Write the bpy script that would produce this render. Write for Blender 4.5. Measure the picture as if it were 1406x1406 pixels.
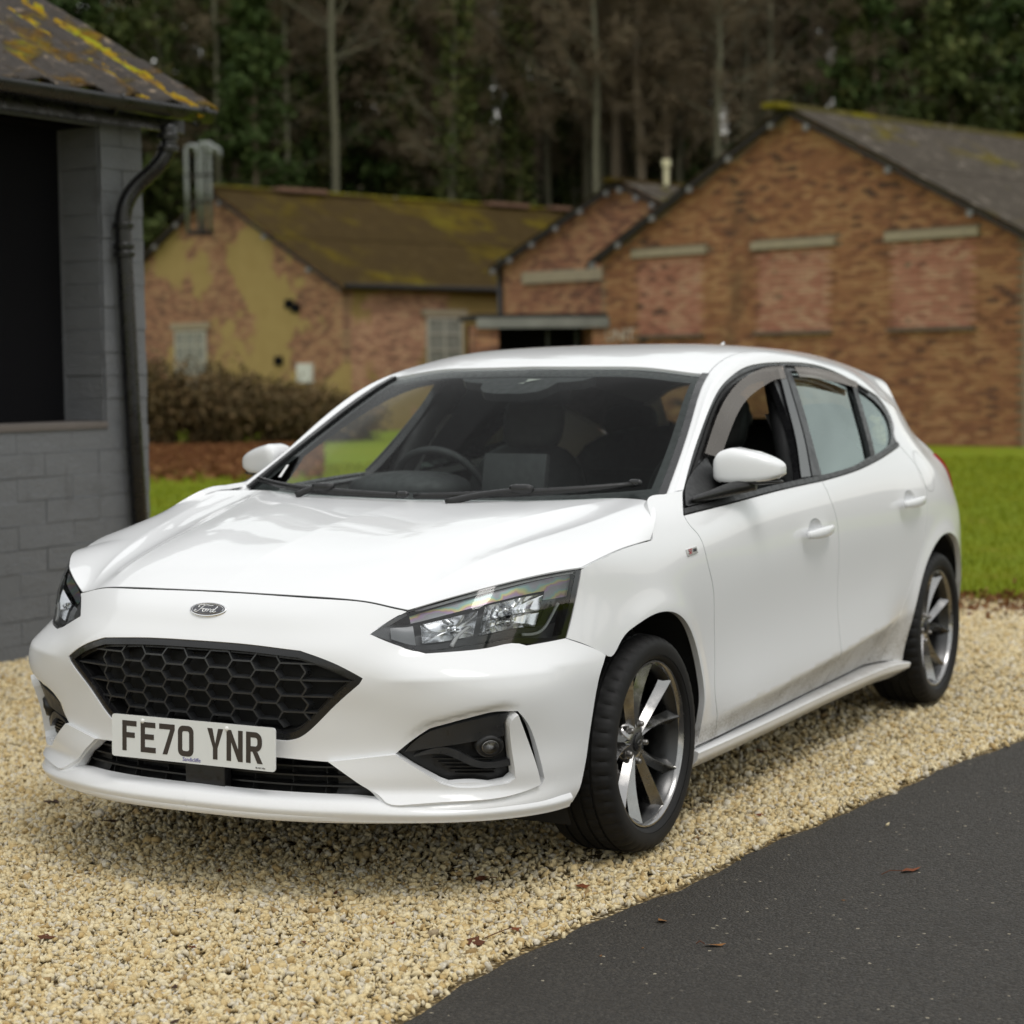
import bpy, math, random
import numpy as np
from mathutils import Vector, Matrix, geometry as mg
A=np.array; R_=math.radians
for o in list(bpy.data.objects): bpy.data.objects.remove(o)
sc=bpy.context.scene; COL=sc.collection
# ------------------------------------------------------------------ camera
CAM=A([4.9388,3.1362,1.3344]); YAW,PITCH,ROLL=3.6393,-.0704,-.0115
cam=bpy.data.cameras.new('camera'); co=bpy.data.objects.new('camera',cam); COL.objects.link(co)
def cam_axes():
    cy,sy,cp,sp=math.cos(YAW),math.sin(YAW),math.cos(PITCH),math.sin(PITCH)
    d=A([cy*cp,sy*cp,sp]); r=A([sy,-cy,0]); u=np.cross(r,d); c,s=math.cos(ROLL),math.sin(ROLL)
    return c*r+s*u,-s*r+c*u,d
_r,_u,_d=cam_axes()
co.matrix_world=Matrix(((_r[0],_u[0],-_d[0],CAM[0]),(_r[1],_u[1],-_d[1],CAM[1]),(_r[2],_u[2],-_d[2],CAM[2]),(0,0,0,1)))
cam.sensor_width=36; cam.lens=2739.27/1406*36; cam.clip_start=.05; cam.clip_end=900
cam.dof.use_dof=True; cam.dof.focus_distance=4.95; cam.dof.aperture_fstop=3.4
sc.camera=co
# ------------------------------------------------------------------ overcast sky and soft sun
W=bpy.data.worlds.new('World'); sc.world=W; W.use_nodes=True
SUN_EL,SUN_AZ=R_(62),R_(64)       # azimuth measured from +x towards +y
nt=W.node_tree; N=nt.nodes; N.clear(); L=nt.links
out=N.new('ShaderNodeOutputWorld'); bg=N.new('ShaderNodeBackground'); L.new(bg.outputs[0],out.inputs[0])
sky=N.new('ShaderNodeTexSky'); sky.sky_type='NISHITA'; sky.sun_disc=False; sky.sun_elevation=SUN_EL; sky.sun_rotation=R_(90)-SUN_AZ
sky.air_density=1.0; sky.dust_density=.6; sky.ozone_density=1.0
bw=N.new('ShaderNodeRGBToBW'); L.new(sky.outputs[0],bw.inputs[0])
tint=N.new('ShaderNodeMixRGB'); tint.blend_type='MULTIPLY'; tint.inputs[0].default_value=1; tint.inputs[2].default_value=(1.0,.99,.965,1); L.new(bw.outputs[0],tint.inputs[1])
mix=N.new('ShaderNodeMixRGB'); mix.inputs[0].default_value=.93; L.new(sky.outputs[0],mix.inputs[1]); L.new(tint.outputs[0],mix.inputs[2])
tc=N.new('ShaderNodeTexCoord'); mp=N.new('ShaderNodeMapping'); mp.inputs['Scale'].default_value=(1.6,1.6,4.5); L.new(tc.outputs['Generated'],mp.inputs[0])
cl=N.new('ShaderNodeTexNoise'); cl.inputs['Scale'].default_value=1.7; cl.inputs['Detail'].default_value=5; cl.inputs['Roughness'].default_value=.55; L.new(mp.outputs[0],cl.inputs[0])
mr=N.new('ShaderNodeMapRange'); mr.inputs[1].default_value=.3; mr.inputs[2].default_value=.72; mr.inputs[3].default_value=.8; mr.inputs[4].default_value=1.35; L.new(cl.outputs[0],mr.inputs[0])
# cloud deck: mostly even grey-white, brighter towards the zenith like any overcast sky
sp=N.new('ShaderNodeSeparateXYZ'); L.new(tc.outputs['Generated'],sp.inputs[0])
zr=N.new('ShaderNodeMapRange'); zr.inputs[1].default_value=0; zr.inputs[2].default_value=1; zr.inputs[3].default_value=3.5; zr.inputs[4].default_value=4.9; L.new(sp.outputs[2],zr.inputs[0])
deck=N.new('ShaderNodeMixRGB'); deck.inputs[0].default_value=.78; L.new(mix.outputs[0],deck.inputs[1]); gr_=N.new('ShaderNodeMixRGB'); gr_.blend_type='MULTIPLY'; gr_.inputs[0].default_value=1; gr_.inputs[1].default_value=(.985,.995,1.0,1); L.new(zr.outputs[0],gr_.inputs[2])
# thin warm band low on the horizon all round, faintly cool above it (a winter evening's cloud)
wr=N.new('ShaderNodeValToRGB'); ce=wr.color_ramp.elements; ce.new(.5); L.new(sp.outputs[2],wr.inputs[0])
for q_,(p_,c_) in zip(ce,((.02,(1.10,.96,.76,1)),(.20,(.93,1.0,.97,1)),(.6,(.985,.995,1,1)))): q_.position=p_; q_.color=c_
L.new(wr.outputs[0],gr_.inputs[1]); L.new(gr_.outputs[0],deck.inputs[2])
mul=N.new('ShaderNodeMixRGB'); mul.blend_type='MULTIPLY'; mul.inputs[0].default_value=1; L.new(deck.outputs[0],mul.inputs[1]); L.new(mr.outputs[0],mul.inputs[2])
L.new(mul.outputs[0],bg.inputs[0]); bg.inputs[1].default_value=.15
sl=bpy.data.lights.new('sun','SUN'); sl.energy=.6; sl.angle=R_(22); sl.color=(1,.965,.925)
so=bpy.data.objects.new('sun',sl); COL.objects.link(so)
so.rotation_euler=Vector((-math.cos(SUN_EL)*math.cos(SUN_AZ),-math.cos(SUN_EL)*math.sin(SUN_AZ),-math.sin(SUN_EL))).to_track_quat('-Z','Y').to_euler()
sc.render.engine='CYCLES'
vs=sc.view_settings; vs.view_transform='Standard'; vs.look='None'; vs.gamma=1; vs.exposure=.74; vs.use_curve_mapping=False
# ------------------------------------------------------------------ helpers
def tag(o,label=None,cat=None,group=None,kind=None):
    if label: o['label']=label
    if cat: o['category']=cat
    if group: o['group']=group
    if kind: o['kind']=kind
    return o
def empty(name,loc=(0,0,0),label=None,cat=None,group=None,parent=None):
    o=bpy.data.objects.new(name,None); COL.objects.link(o); o.location=loc; o.empty_display_size=.1
    if parent: o.parent=parent
    return tag(o,label,cat,group)
def mesh(name,V,F,mat=None,parent=None,N=None,smooth=False,fm=None,loc=None):
    me=bpy.data.meshes.new(name); V=np.asarray(V,float)
    if isinstance(F,np.ndarray) and F.ndim==2:
        n,k=F.shape; me.vertices.add(len(V)); me.vertices.foreach_set('co',V.ravel().astype(np.float32))
        me.loops.add(n*k); me.loops.foreach_set('vertex_index',F.ravel().astype(np.int32))
        me.polygons.add(n); me.polygons.foreach_set('loop_start',(np.arange(n)*k).astype(np.int32)); me.update(calc_edges=True)
    else: me.from_pydata([tuple(map(float,v)) for v in V],[],[tuple(int(i) for i in f) for f in F]); me.update()
    if mat is not None:
        for m in (mat if isinstance(mat,(list,tuple)) else [mat]): me.materials.append(m)
    if fm is not None: me.polygons.foreach_set('material_index',np.asarray(fm,np.int32))
    if smooth or N is not None: me.polygons.foreach_set('use_smooth',np.ones(len(me.polygons),bool))
    if N is not None: me.normals_split_custom_set_from_vertices([tuple(map(float,n)) for n in N])
    o=bpy.data.objects.new(name,me); COL.objects.link(o)
    if parent is not None: o.parent=parent
    if loc is not None: o.location=loc
    return o
def inst(o,loc,rot=None,scale=None,parent=None):
    c=o.copy(); COL.objects.link(c); c.location=loc
    if rot is not None: c.rotation_euler=rot
    if scale is not None: c.scale=scale
    if parent is not None: c.parent=parent
    return c
class MB:
    "collects simple solids into one mesh"
    def __init__(s): s.V=[];s.F=[];s.fm=[]
    def add(s,V,F,m=0):
        b=len(s.V); s.V+= [tuple(v) for v in V]; s.F+=[tuple(i+b for i in f) for f in F]; s.fm+=[m]*len(F); return s
    def box(s,c,d,M=None,m=0,taper=1):
        x,y,z=d[0]/2,d[1]/2,d[2]/2; V=[(a*x*(taper if k>0 else 1),b*y*(taper if k>0 else 1),k*z) for k in(-1,1) for a,b in((-1,-1),(1,-1),(1,1),(-1,1))]
        if M is not None: V=[tuple(M@A(v)) for v in V]
        return s.add([tuple(A(v)+A(c)) for v in V],[(3,2,1,0),(4,5,6,7),(0,1,5,4),(1,2,6,5),(2,3,7,6),(3,0,4,7)],m)
    def tube(s,P,r,n=10,m=0,caps=True):
        P=A(P,float); r=np.broadcast_to(A(r,float),(len(P),)); T=np.gradient(P,axis=0); T/=np.linalg.norm(T,axis=1,keepdims=True)+1e-12
        up=A([0,0,1.]) if abs(T[0][2])<.9 else A([1.,0,0]); a=np.cross(T[0],up); a/=np.linalg.norm(a); V=[]
        for i in range(len(P)):
            a=a-T[i]*(a@T[i]); a/=np.linalg.norm(a); b=np.cross(T[i],a)
            V+=[P[i]+r[i]*(math.cos(q)*a+math.sin(q)*b) for q in np.arange(n)*2*math.pi/n]
        F=[(i*n+j,i*n+(j+1)%n,(i+1)*n+(j+1)%n,(i+1)*n+j) for i in range(len(P)-1) for j in range(n)]
        if caps: F+=[tuple(range(n))[::-1],tuple((len(P)-1)*n+j for j in range(n))]
        return s.add(V,F,m)
    def lathe(s,prof,n=24,axis='y',c=(0,0,0),m=0,closed=False):
        V=[];k=len(prof)
        for i in range(n):
            q=2*math.pi*i/n
            for r,h in prof:
                p=(r*math.cos(q),h,r*math.sin(q)) if axis=='y' else ((r*math.cos(q),r*math.sin(q),h) if axis=='z' else (h,r*math.cos(q),r*math.sin(q)))
                V.append(tuple(A(p)+A(c)))
        F=[(i*k+j,((i+1)%n)*k+j,((i+1)%n)*k+(j+1)%k,i*k+(j+1)%k) for i in range(n) for j in range(k if closed else k-1)]
        return s.add(V,F,m)
    def prism(s,poly,fn,d,m=0):
        "poly: 2-D outline, fn maps 2-D point and depth to 3-D"
        n=len(poly); V=[fn(p,0) for p in poly]+[fn(p,d) for p in poly]
        return s.add(V,[tuple(range(n)),tuple(range(2*n-1,n-1,-1))]+[(i,i+n,(i+1)%n+n,(i+1)%n) for i in range(n)],m)
    def build(s,name,mat,parent=None,smooth=False,loc=None,bevel=0):
        o=mesh(name,s.V,s.F,mat,parent,smooth=smooth,fm=s.fm if isinstance(mat,(list,tuple)) else None,loc=loc)
        import bmesh
        bm=bmesh.new(); bm.from_mesh(o.data); bmesh.ops.recalc_face_normals(bm,faces=bm.faces)
        if bevel: bmesh.ops.bevel(bm,geom=[e for e in bm.edges if len(e.link_faces)==2 and e.calc_face_angle(0)>.5],offset=bevel,segments=2,profile=.6,affect='EDGES',clamp_overlap=True)
        bm.to_mesh(o.data); bm.free()
        if smooth=='auto' or bevel: o.data.polygons.foreach_set('use_smooth',np.ones(len(o.data.polygons),bool)); o.data.set_sharp_from_angle(angle=R_(38))
        return o
def rotz(a): c,s=math.cos(a),math.sin(a); return A([[c,-s,0],[s,c,0],[0,0,1.]])
# ---- node material helpers
class M_:
    def __init__(s,name):
        s.m=bpy.data.materials.new(name); s.m.use_nodes=True; s.t=s.m.node_tree; s.n=s.t.nodes; s.l=s.t.links
        s.b=s.n['Principled BSDF']; s.o=s.n['Material Output']
    def new(s,t,**k):
        n=s.n.new('ShaderNode'+t)
        for a,v in k.items(): setattr(n,a,v)
        return n
    def co(s,kind='Object',scale=(1,1,1),rot=(0,0,0)):
        t=s.new('TexCoord'); m=s.new('Mapping'); m.inputs['Scale'].default_value=scale; m.inputs['Rotation'].default_value=rot; s.l.new(t.outputs[kind],m.inputs[0]); return m.outputs[0]
    def pos(s,scale=(1,1,1),rot=(0,0,0)):
        t=s.new('NewGeometry'); m=s.new('Mapping'); m.inputs['Scale'].default_value=scale; m.inputs['Rotation'].default_value=rot; s.l.new(t.outputs['Position'],m.inputs[0]); return m.outputs[0]
    def noise(s,vec,scale,detail=4,rough=.55,dist=0):
        n=s.new('TexNoise'); n.inputs['Scale'].default_value=scale; n.inputs['Detail'].default_value=detail; n.inputs['Roughness'].default_value=rough; n.inputs['Distortion'].default_value=dist; s.l.new(vec,n.inputs[0]); return n.outputs[0]
    def vor(s,vec,scale,feat='F1',out=0):
        n=s.new('TexVoronoi'); n.feature=feat; n.inputs['Scale'].default_value=scale; s.l.new(vec,n.inputs[0]); return n.outputs[out]
    def ramp(s,f,stops,interp='LINEAR'):
        r=s.new('ValToRGB'); e=r.color_ramp.elements; r.color_ramp.interpolation=interp
        while len(e)<len(stops): e.new(.5)
        for q,(p,c) in zip(e,stops): q.position=p; q.color=(*c,1) if not isinstance(c,(int,float)) else (c,c,c,1)
        s.l.new(f,r.inputs[0]); return r.outputs[0]
    def mixc(s,f,a,b,mode='MIX'):
        m=s.new('MixRGB'); m.blend_type=mode
        for i,v in ((0,f),(1,a),(2,b)):
            if hasattr(v,'links'): s.l.new(v,m.inputs[i])
            else: m.inputs[i].default_value=v if i==0 else ((*v,1) if len(v)==3 else v)
        return m.outputs[0]
    def math(s,op,a,b=0,c=None):
        m=s.new('Math'); m.operation=op
        for i,v in enumerate((a,b) if c is None else (a,b,c)):
            if hasattr(v,'links'): s.l.new(v,m.inputs[i])
            else: m.inputs[i].default_value=v
        return m.outputs[0]
    def maprange(s,v,a,b,c=0,d=1):
        m=s.new('MapRange'); m.interpolation_type='SMOOTHSTEP'; s.l.new(v,m.inputs[0])
        for i,q in enumerate((a,b,c,d)): m.inputs[i+1].default_value=q
        return m.outputs[0]
    def sep(s,vec):
        n=s.new('SeparateXYZ'); s.l.new(vec,n.inputs[0]); return n.outputs
    def bump(s,h,strength=.3,dist=.01):
        b=s.new('Bump'); b.inputs['Strength'].default_value=strength; b.inputs['Distance'].default_value=dist; s.l.new(h,b.inputs['Height']); s.l.new(b.outputs[0],s.b.inputs['Normal']); return b
    def set(s,**k):
        for a,v in k.items():
            i=s.b.inputs[{'base':'Base Color','rough':'Roughness','metal':'Metallic','coat':'Coat Weight','coatr':'Coat Roughness','spec':'Specular IOR Level','trans':'Transmission Weight','emit':'Emission Color','emits':'Emission Strength','sss':'Subsurface Weight','ior':'IOR'}[a]]
            if hasattr(v,'links'): s.l.new(v,i)
            elif isinstance(v,(tuple,list)): i.default_value=(*v,1) if len(v)==3 else v
            else: i.default_value=v
        return s
def plain(name,base,rough=.5,metal=0,coat=0,spec=.5,var=0,bump=0,scale=30,coatr=.03):
    m=M_(name); m.set(base=base,rough=rough,metal=metal,coat=coat,spec=spec,coatr=coatr)
    if var or bump:
        n=m.noise(m.co(),scale,5)
        if var: m.set(base=m.mixc(n,tuple(c*(1-var) for c in base),tuple(min(1,c*(1+var)) for c in base)),rough=m.maprange(n,.3,.7,max(0,rough-.12),min(1,rough+.12)))
        if bump: m.bump(n,bump,.004)
    return m.m
def glass(name,tint,fres=1.5,boost=0.0,rough=0.0,tg=(1,1,1)):
    m=M_(name); m.n.remove(m.b); t=m.new('BsdfTransparent'); t.inputs[0].default_value=(*tint,1); g=m.new('BsdfGlossy'); g.inputs['Roughness'].default_value=rough; g.inputs[0].default_value=(*tg,1)
    f=m.new('Fresnel'); f.inputs[0].default_value=fres; x=m.new('MixShader'); v=f.outputs[0]
    if boost: v=m.math('ADD',v,boost)
    m.l.new(v,x.inputs[0]); m.l.new(t.outputs[0],x.inputs[1]); m.l.new(g.outputs[0],x.inputs[2]); m.l.new(x.outputs[0],m.o.inputs[0]); return m.m
# ---- spline surfaces
def nat_w(k,t):
    k=A(k,float); t=np.atleast_1d(A(t,float)); n=len(k); h=np.diff(k)
    L=np.eye(n); B=np.zeros((n,n))
    for i in range(1,n-1):
        L[i,i-1:i+2]=[h[i-1]/6,(h[i-1]+h[i])/3,h[i]/6]
        B[i,i-1:i+2]=[1/h[i-1],-1/h[i-1]-1/h[i],1/h[i]]
    M=np.linalg.solve(L,B)
    i=np.clip(np.searchsorted(k,t)-1,0,n-2); hh=h[i]; a=(k[i+1]-t)/hh; b=1-a
    W=np.zeros((len(t),n)); r=np.arange(len(t)); W[r,i]+=a; W[r,i+1]+=b
    ca=np.where((a>=0)&(a<=1),(a**3-a)*hh*hh/6,0); cb=np.where((a>=0)&(a<=1),(b**3-b)*hh*hh/6,0)
    return W+ca[:,None]*M[i]+cb[:,None]*M[i+1]
def nspl(P,n,k=None):
    "n samples of a natural spline through P (chord length)"
    P=A(P,float)
    if k is None:
        k=np.r_[0,np.cumsum(np.maximum(np.linalg.norm(np.diff(P,axis=0),axis=1),1e-6))]
    return nat_w(k,np.linspace(k[0],k[-1],n))@P
class Grid:
    def __init__(s,P,ku=None,kv=None):
        s.P=A(P,float); nu,nv=s.P.shape[:2]
        s.ku=A(ku,float) if ku is not None else np.arange(nu)*1.; s.kv=A(kv,float) if kv is not None else np.arange(nv)*1.
    def __call__(s,u,v):
        return np.einsum('pi,pj,ijk->pk',nat_w(s.ku,u),nat_w(s.kv,v),s.P)
    def nrm(s,u,v,e=2e-3):
        u=np.atleast_1d(u)*1.;v=np.atleast_1d(v)*1.
        n=np.cross(s(u+e,v)-s(u-e,v),s(u,v+e)-s(u,v-e)); return n/np.maximum(np.linalg.norm(n,axis=1,keepdims=True),1e-12)
# ---- body side: y = f(x, z)
SX=[.50,.36,.20,0,-.3,-.6,-1.2,-1.8,-2.3,-2.7,-2.95,-3.15,-3.32,-3.46]
SZ=[.18,.24,.30,.38,.46,.56,.66,.76,.84,.90,.95,1.0,1.1,1.2,1.3,1.38]
SY=[
[.745,.750,.752,.757,.770,.785,.776,.745,.735,.72,.70,.68,.65,.60,.55,.50],
[.812,.815,.818,.822,.832,.845,.839,.819,.812,.80,.78,.76,.72,.68,.62,.56],
[.845,.848,.852,.856,.866,.876,.874,.864,.856,.835,.815,.795,.76,.71,.65,.59],
[.858,.862,.866,.872,.880,.890,.899,.895,0.88,0.852,0.815,0.765,0.7,0.65,0.6,0.56],
[.850,.856,.864,.874,.878,.884,.893,.896,0.888,0.862,0.820,0.765,0.694,0.642,0.60,0.56],
[.838,.852,.868,.882,.884,.886,.893,.898,0.892,0.875,0.842,0.798,0.737,0.690,0.650,0.615],
[.834,.850,.868,.888,.892,.892,.896,.900,0.896,0.886,0.866,0.836,0.780,0.723,0.670,0.63],
[.836,.852,.868,.888,.896,.896,.899,.903,.899,.889,.874,.852,.801,.746,.686,.632],
[.842,.854,.866,.882,.896,.902,.905,.907,.903,.892,.876,.853,.799,.738,.676,.620],
[.860,.868,.876,.886,.896,.905,.910,.908,.901,.885,.862,.828,.758,.706,.650,.600],
[.850,.858,.866,.876,.884,.890,.893,.885,.866,.842,.812,.764,.690,.640,.585,.530],
[.800,.812,.822,.832,.842,.848,.845,.836,.812,.792,.765,.715,.635,.575,.515,.460],
[.71,.725,.74,.755,.765,.77,.765,.752,.728,.708,.68,.635,.56,.50,.44,.39],
[.56,.58,.60,.62,.63,.635,.63,.615,.59,.57,.545,.51,.45,.40,.35,.30]]
_SY=A(SY)
def sstep(a,b,t):
    t=np.clip((t-a)/(b-a),0,1); return t*t*(3-2*t)
def crease_z(x): return np.interp(x,[-2.2,-2.05,-1.55,-.96,-.46,-.36],[.435,.421,.384,.347,.328,.318])
def side(x,z):
    x=np.atleast_1d(A(x,float)); z=np.atleast_1d(A(z,float))
    y=np.einsum('pi,pj,ij->p',nat_w(SX[::-1],x),nat_w(SZ,z),_SY[::-1])
    # lower door: bulged out above the crease, scooped in below it
    fade=sstep(-.38,-.75,x)*sstep(-2.25,-1.95,x); d=z-crease_z(x); kk=np.interp(x,[-2.1,-.5],[.42,.30])
    y=y+fade*(.017*np.exp(-np.abs(d)/.075)*(d>=0)+np.where(d<0,.017+kk*d,0))
    # wheel arch lips
    for cx in (-.005,-2.70):
        r=np.hypot(x-cx,z-.323); y=y+.009*np.exp(-((r-.365)/.045)**2)*sstep(.25,.40,z)*(1-sstep(.85,.95,z))*(1-sstep(.06,.24,x))
    return y
# ---- front bumper rows: plan polylines, t from the centre line to the wheel arch
FZ=[.222,.242,.262,.29,.33,.39,.45,.51,.565,.61,.66,.70,.745,.79]
FT=[0,.15,.32,.46,.60,.72,.82,.90,1.0]
FP=[
[(.905,0),(.895,.16),(.865,.32),(.815,.455),(.735,.600),(.632,.715),(.512,.785),(.43,.806),(.345,.818)],
[(.925,0),(.915,.16),(.885,.32),(.832,.455),(.748,.605),(.642,.722),(.516,.795),(.434,.816),(.342,.828)],
[(.920,0),(.910,.16),(.880,.32),(.828,.455),(.745,.606),(.640,.725),(.514,.800),(.432,.822),(.338,.835)],
[(.880,0),(.872,.16),(.845,.32),(.795,.455),(.718,.600),(.625,.717),(.512,.797),(.43,.824),(.334,.838)],
[(.868,0),(.862,.16),(.838,.32),(.787,.46),(.712,.606),(.624,.722),(.516,.800),(.433,.828),(.329,.842)],
[(.866,0),(.860,.16),(.835,.32),(.785,.46),(.718,.608),(.632,.726),(.522,.804),(.435,.833),(.320,.849)],
[(.872,0),(.868,.16),(.842,.32),(.792,.46),(.728,.611),(.644,.734),(.532,.813),(.437,.843),(.305,.859)],
[(.880,0),(.876,.16),(.852,.32),(.803,.465),(.745,.616),(.660,.745),(.542,.823),(.435,.852),(.284,.868)],
[(.888,0),(.883,.16),(.862,.32),(.815,.470),(.752,.612),(.664,.742),(.540,.822),(.425,.855),(.255,.876)],
[(.887,0),(.882,.16),(.863,.32),(.817,.468),(.745,.600),(.646,.725),(.515,.808),(.392,.850),(.21,.875)],
[(.872,0),(.868,.16),(.852,.32),(.803,.455),(.713,.582),(.603,.703),(.475,.790),(.368,.833),(.19,.871)],
[(.845,0),(.841,.16),(.825,.32),(.773,.455),(.690,.580),(.58,.696),(.455,.782),(.348,.830),(.19,.867)],
[(.812,0),(.808,.16),(.790,.32),(.735,.455),(.665,.575),(.555,.690),(.43,.775),(.330,.828),(.19,.863)],
[(.752,0),(.748,.16),(.735,.32),(.690,.455),(.63,.575),(.53,.685),(.41,.770),(.318,.826),(.19,.860)]]
FP3=A([[(p[0],p[1],z) for p in r] for r,z in zip(FP,FZ)])
FRONT=Grid(FP3,FZ,FT)
# ---- bonnet, half: rows front -> rear, columns centre -> edge
HOOD=Grid([
[(.762,0,.784),(.752,.22,.781),(.719,.426,.771),(.706,.468,.7625),(.698,.498,.756),(.690,.523,.750)],
[(.70,0,.820),(.692,.22,.816),(.662,.424,.802),(.650,.475,.790),(.625,.530,.784),(.583,.665,.796)],
[(.58,0,.858),(.575,.22,.853),(.55,.424,.842),(.53,.485,.829),(.50,.56,.833),(.474,.754,.822)],
[(.42,0,.892),(.415,.22,.889),(.40,.432,.878),(.38,.505,.862),(.35,.60,.867),(.314,.835,.834)],
[(.22,0,.924),(.215,.22,.922),(.20,.46,.912),(.185,.55,.894),(.17,.655,.898),(.16,.852,.869)],
[(-.01,0,.949),(-.015,.24,.948),(-.04,.53,.942),(-.05,.61,.927),(-.06,.71,.930),(.05,.858,.876)],
[(-.235,0,.963),(-.250,.28,.965),(-.335,.63,.973),(-.31,.685,.974),(-.247,.76,.974),(-.027,.862,.878)]],[0,.1,.25,.42,.62,.82,1],[0,.25,.5,.6,.7,1])
def path(*segs,step=.02,closed=True):
    out=[]
    for s in segs:
        s=A(s,float); n=max(1,int(math.ceil(np.linalg.norm(np.diff(s,axis=0),axis=1).sum()/step)))
        p=nspl(s,n+1) if len(s)>2 else s[0]+(s[1]-s[0])*np.linspace(0,1,n+1)[:,None]
        out.append(p[:-1])
    if not closed: out.append(A([segs[-1][-1]],float))
    return np.concatenate(out)
def poly(pts,step=.02):
    pts=[A(p,float) for p in pts]; return path(*[(pts[i],pts[(i+1)%len(pts)]) for i in range(len(pts))],step=step)
def inside(p,q):
    p=np.asarray(p); x,y=p[:,0],p[:,1]; r=np.zeros(len(p),bool); a=q; b=np.roll(q,-1,0)
    for (x0,y0),(x1,y1) in zip(a,b):
        if y0==y1: continue
        c=((y0>y)!=(y1>y))&(x<(x1-x0)*(y-y0)/(y1-y0)+x0); r^=c
    return r
def inset(q,g):
    ar=.5*np.sum(q[:,0]*np.roll(q[:,1],-1)-np.roll(q[:,0],-1)*q[:,1]); s=1 if ar>0 else -1
    e=np.roll(q,-1,0)-q; e/=np.linalg.norm(e,axis=1,keepdims=True)+1e-12; n=np.stack([-e[:,1],e[:,0]],1)*s
    m=n+np.roll(n,1,0); m/=np.maximum((m*m).sum(1,keepdims=True)/2,.5); return q+m*g
def cdt(outline,holes,fmap,step,gap=0,lines=()):
    "triangulate a 2-D region and lift it on a surface: fmap(pts)->(P,N)"
    if gap: outline=inset(outline,gap); holes=[inset(h,-gap) for h in holes]
    loops=[outline]+list(holes); B=np.concatenate(loops); E=[];k=0
    for l in loops: E+=[(k+i,k+(i+1)%len(l)) for i in range(len(l))]; k+=len(l)
    for l in lines:
        l=A(l,float); l=l[inside(l,outline)]; E+=[(k+i,k+i+1) for i in range(len(l)-1)]; k+=len(l); B=np.concatenate([B,l])
    lo,hi=outline.min(0),outline.max(0); gx=np.arange(lo[0],hi[0],step); gy=np.arange(lo[1],hi[1],step*.866)
    G=np.array([(x+(step/2 if j%2 else 0),y) for j,y in enumerate(gy) for x in gx]); ok=inside(G,outline)
    for h in holes: ok&=~inside(G,h)
    G=G[ok]; d=np.full(len(G),9.)
    for i in range(0,len(B),200): d=np.minimum(d,np.sqrt(((G[:,None]-B[None,i:i+200])**2).sum(2)).min(1))
    G=G[d>.45*step]; P2=np.concatenate([B,G])
    r=mg.delaunay_2d_cdt([Vector(p) for p in P2],E,[],0,1e-7); P2=A([tuple(v) for v in r[0]]); F=A([f for f in r[2] if len(f)==3])
    c=P2[F].mean(1); ok=inside(c,outline)
    for h in holes: ok&=~inside(c,h)
    F=F[ok]; used=np.unique(F); mp=-np.ones(len(P2),int); mp[used]=np.arange(len(used)); F=mp[F]; P2=P2[used]
    V,N=fmap(P2); n=np.cross(V[F[:,1]]-V[F[:,0]],V[F[:,2]]-V[F[:,0]]); fl=(n*N[F[:,0]]).sum(1)<0; F[fl]=F[fl][:,::-1]
    return V,F,N
def gridmesh(g,u0,u1,nu,v0,v1,nv,off=0,out=None):
    u,v=np.meshgrid(np.linspace(u0,u1,nu),np.linspace(v0,v1,nv),indexing='ij'); u=u.ravel();v=v.ravel()
    V=g(u,v); N=g.nrm(u,v)
    i=np.arange(nu*nv).reshape(nu,nv); F=np.stack([i[:-1,:-1],i[1:,:-1],i[1:,1:],i[:-1,1:]],-1).reshape(-1,4)
    if out is not None and (N.mean(0)@A(out))<0: N=-N; 
    n=np.cross(V[F[:,1]]-V[F[:,0]],V[F[:,3]]-V[F[:,0]])
    if (n*N[F[:,0]]).sum()<0: F=F[:,::-1]
    return V+N*off,F,N
def flange(V,F,N,th,sym=False,back=False):
    F=np.asarray(F); k=F.shape[1]; e=np.concatenate([np.stack([F[:,i],F[:,(i+1)%k]],1) for i in range(k)])
    key=np.sort(e,1); _,inv,cnt=np.unique(key,axis=0,return_inverse=True,return_counts=True); b=e[cnt[inv.ravel()]==1]
    if sym: b=b[~((np.abs(V[b[:,0],1])<1e-5)&(np.abs(V[b[:,1],1])<1e-5))]
    d=V[b[:,1]]-V[b[:,0]]; nn=np.cross(d,(N[b[:,0]]+N[b[:,1]])/2); nn/=np.linalg.norm(nn,axis=1,keepdims=True)+1e-12
    m=len(b); o=len(V); V2=np.concatenate([V[b[:,0]],V[b[:,1]],V[b[:,1]]-N[b[:,1]]*th,V[b[:,0]]-N[b[:,0]]*th]); i=np.arange(m)
    Q=np.stack([o+m+i,o+i,o+3*m+i,o+2*m+i],1)
    if k==3: Q=np.concatenate([Q[:,[0,1,2]],Q[:,[0,2,3]]])
    V=np.concatenate([V,V2]); N=np.concatenate([N,nn,nn,nn,nn]); F=np.concatenate([F,Q])
    return V,F,N
def mirrored(V,F,N): m=A([1,-1,1]); return V*m,F[:,::-1],N*m
def emit(name,VFN,mat,parent,mode='pair',th=.012,label=None):
    "mode: pair = left and right objects, sym = one symmetric object, left = only the near side"
    V,F,N=VFN
    if mode=='sym':
        N=N.copy(); s=np.abs(V[:,1])<1e-5; N[s,1]=0; N/=np.linalg.norm(N,axis=1,keepdims=True)+1e-12
    if th: V,F,N=flange(V,F,N,th,sym=mode=='sym')
    if mode=='sym':
        a=mirrored(V,F,N); return mesh(name,np.concatenate([V,a[0]]),np.concatenate([F,a[1]+len(V)]),mat,parent,np.concatenate([N,a[2]]))
    p=parent if isinstance(parent,(list,tuple)) else (parent,parent)
    o=mesh(name,V,F,mat,p[0],N)
    if mode=='left': return o
    return o,mesh(name,*mirrored(V,F,N)[:2],mat,p[1],mirrored(V,F,N)[2])
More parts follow.
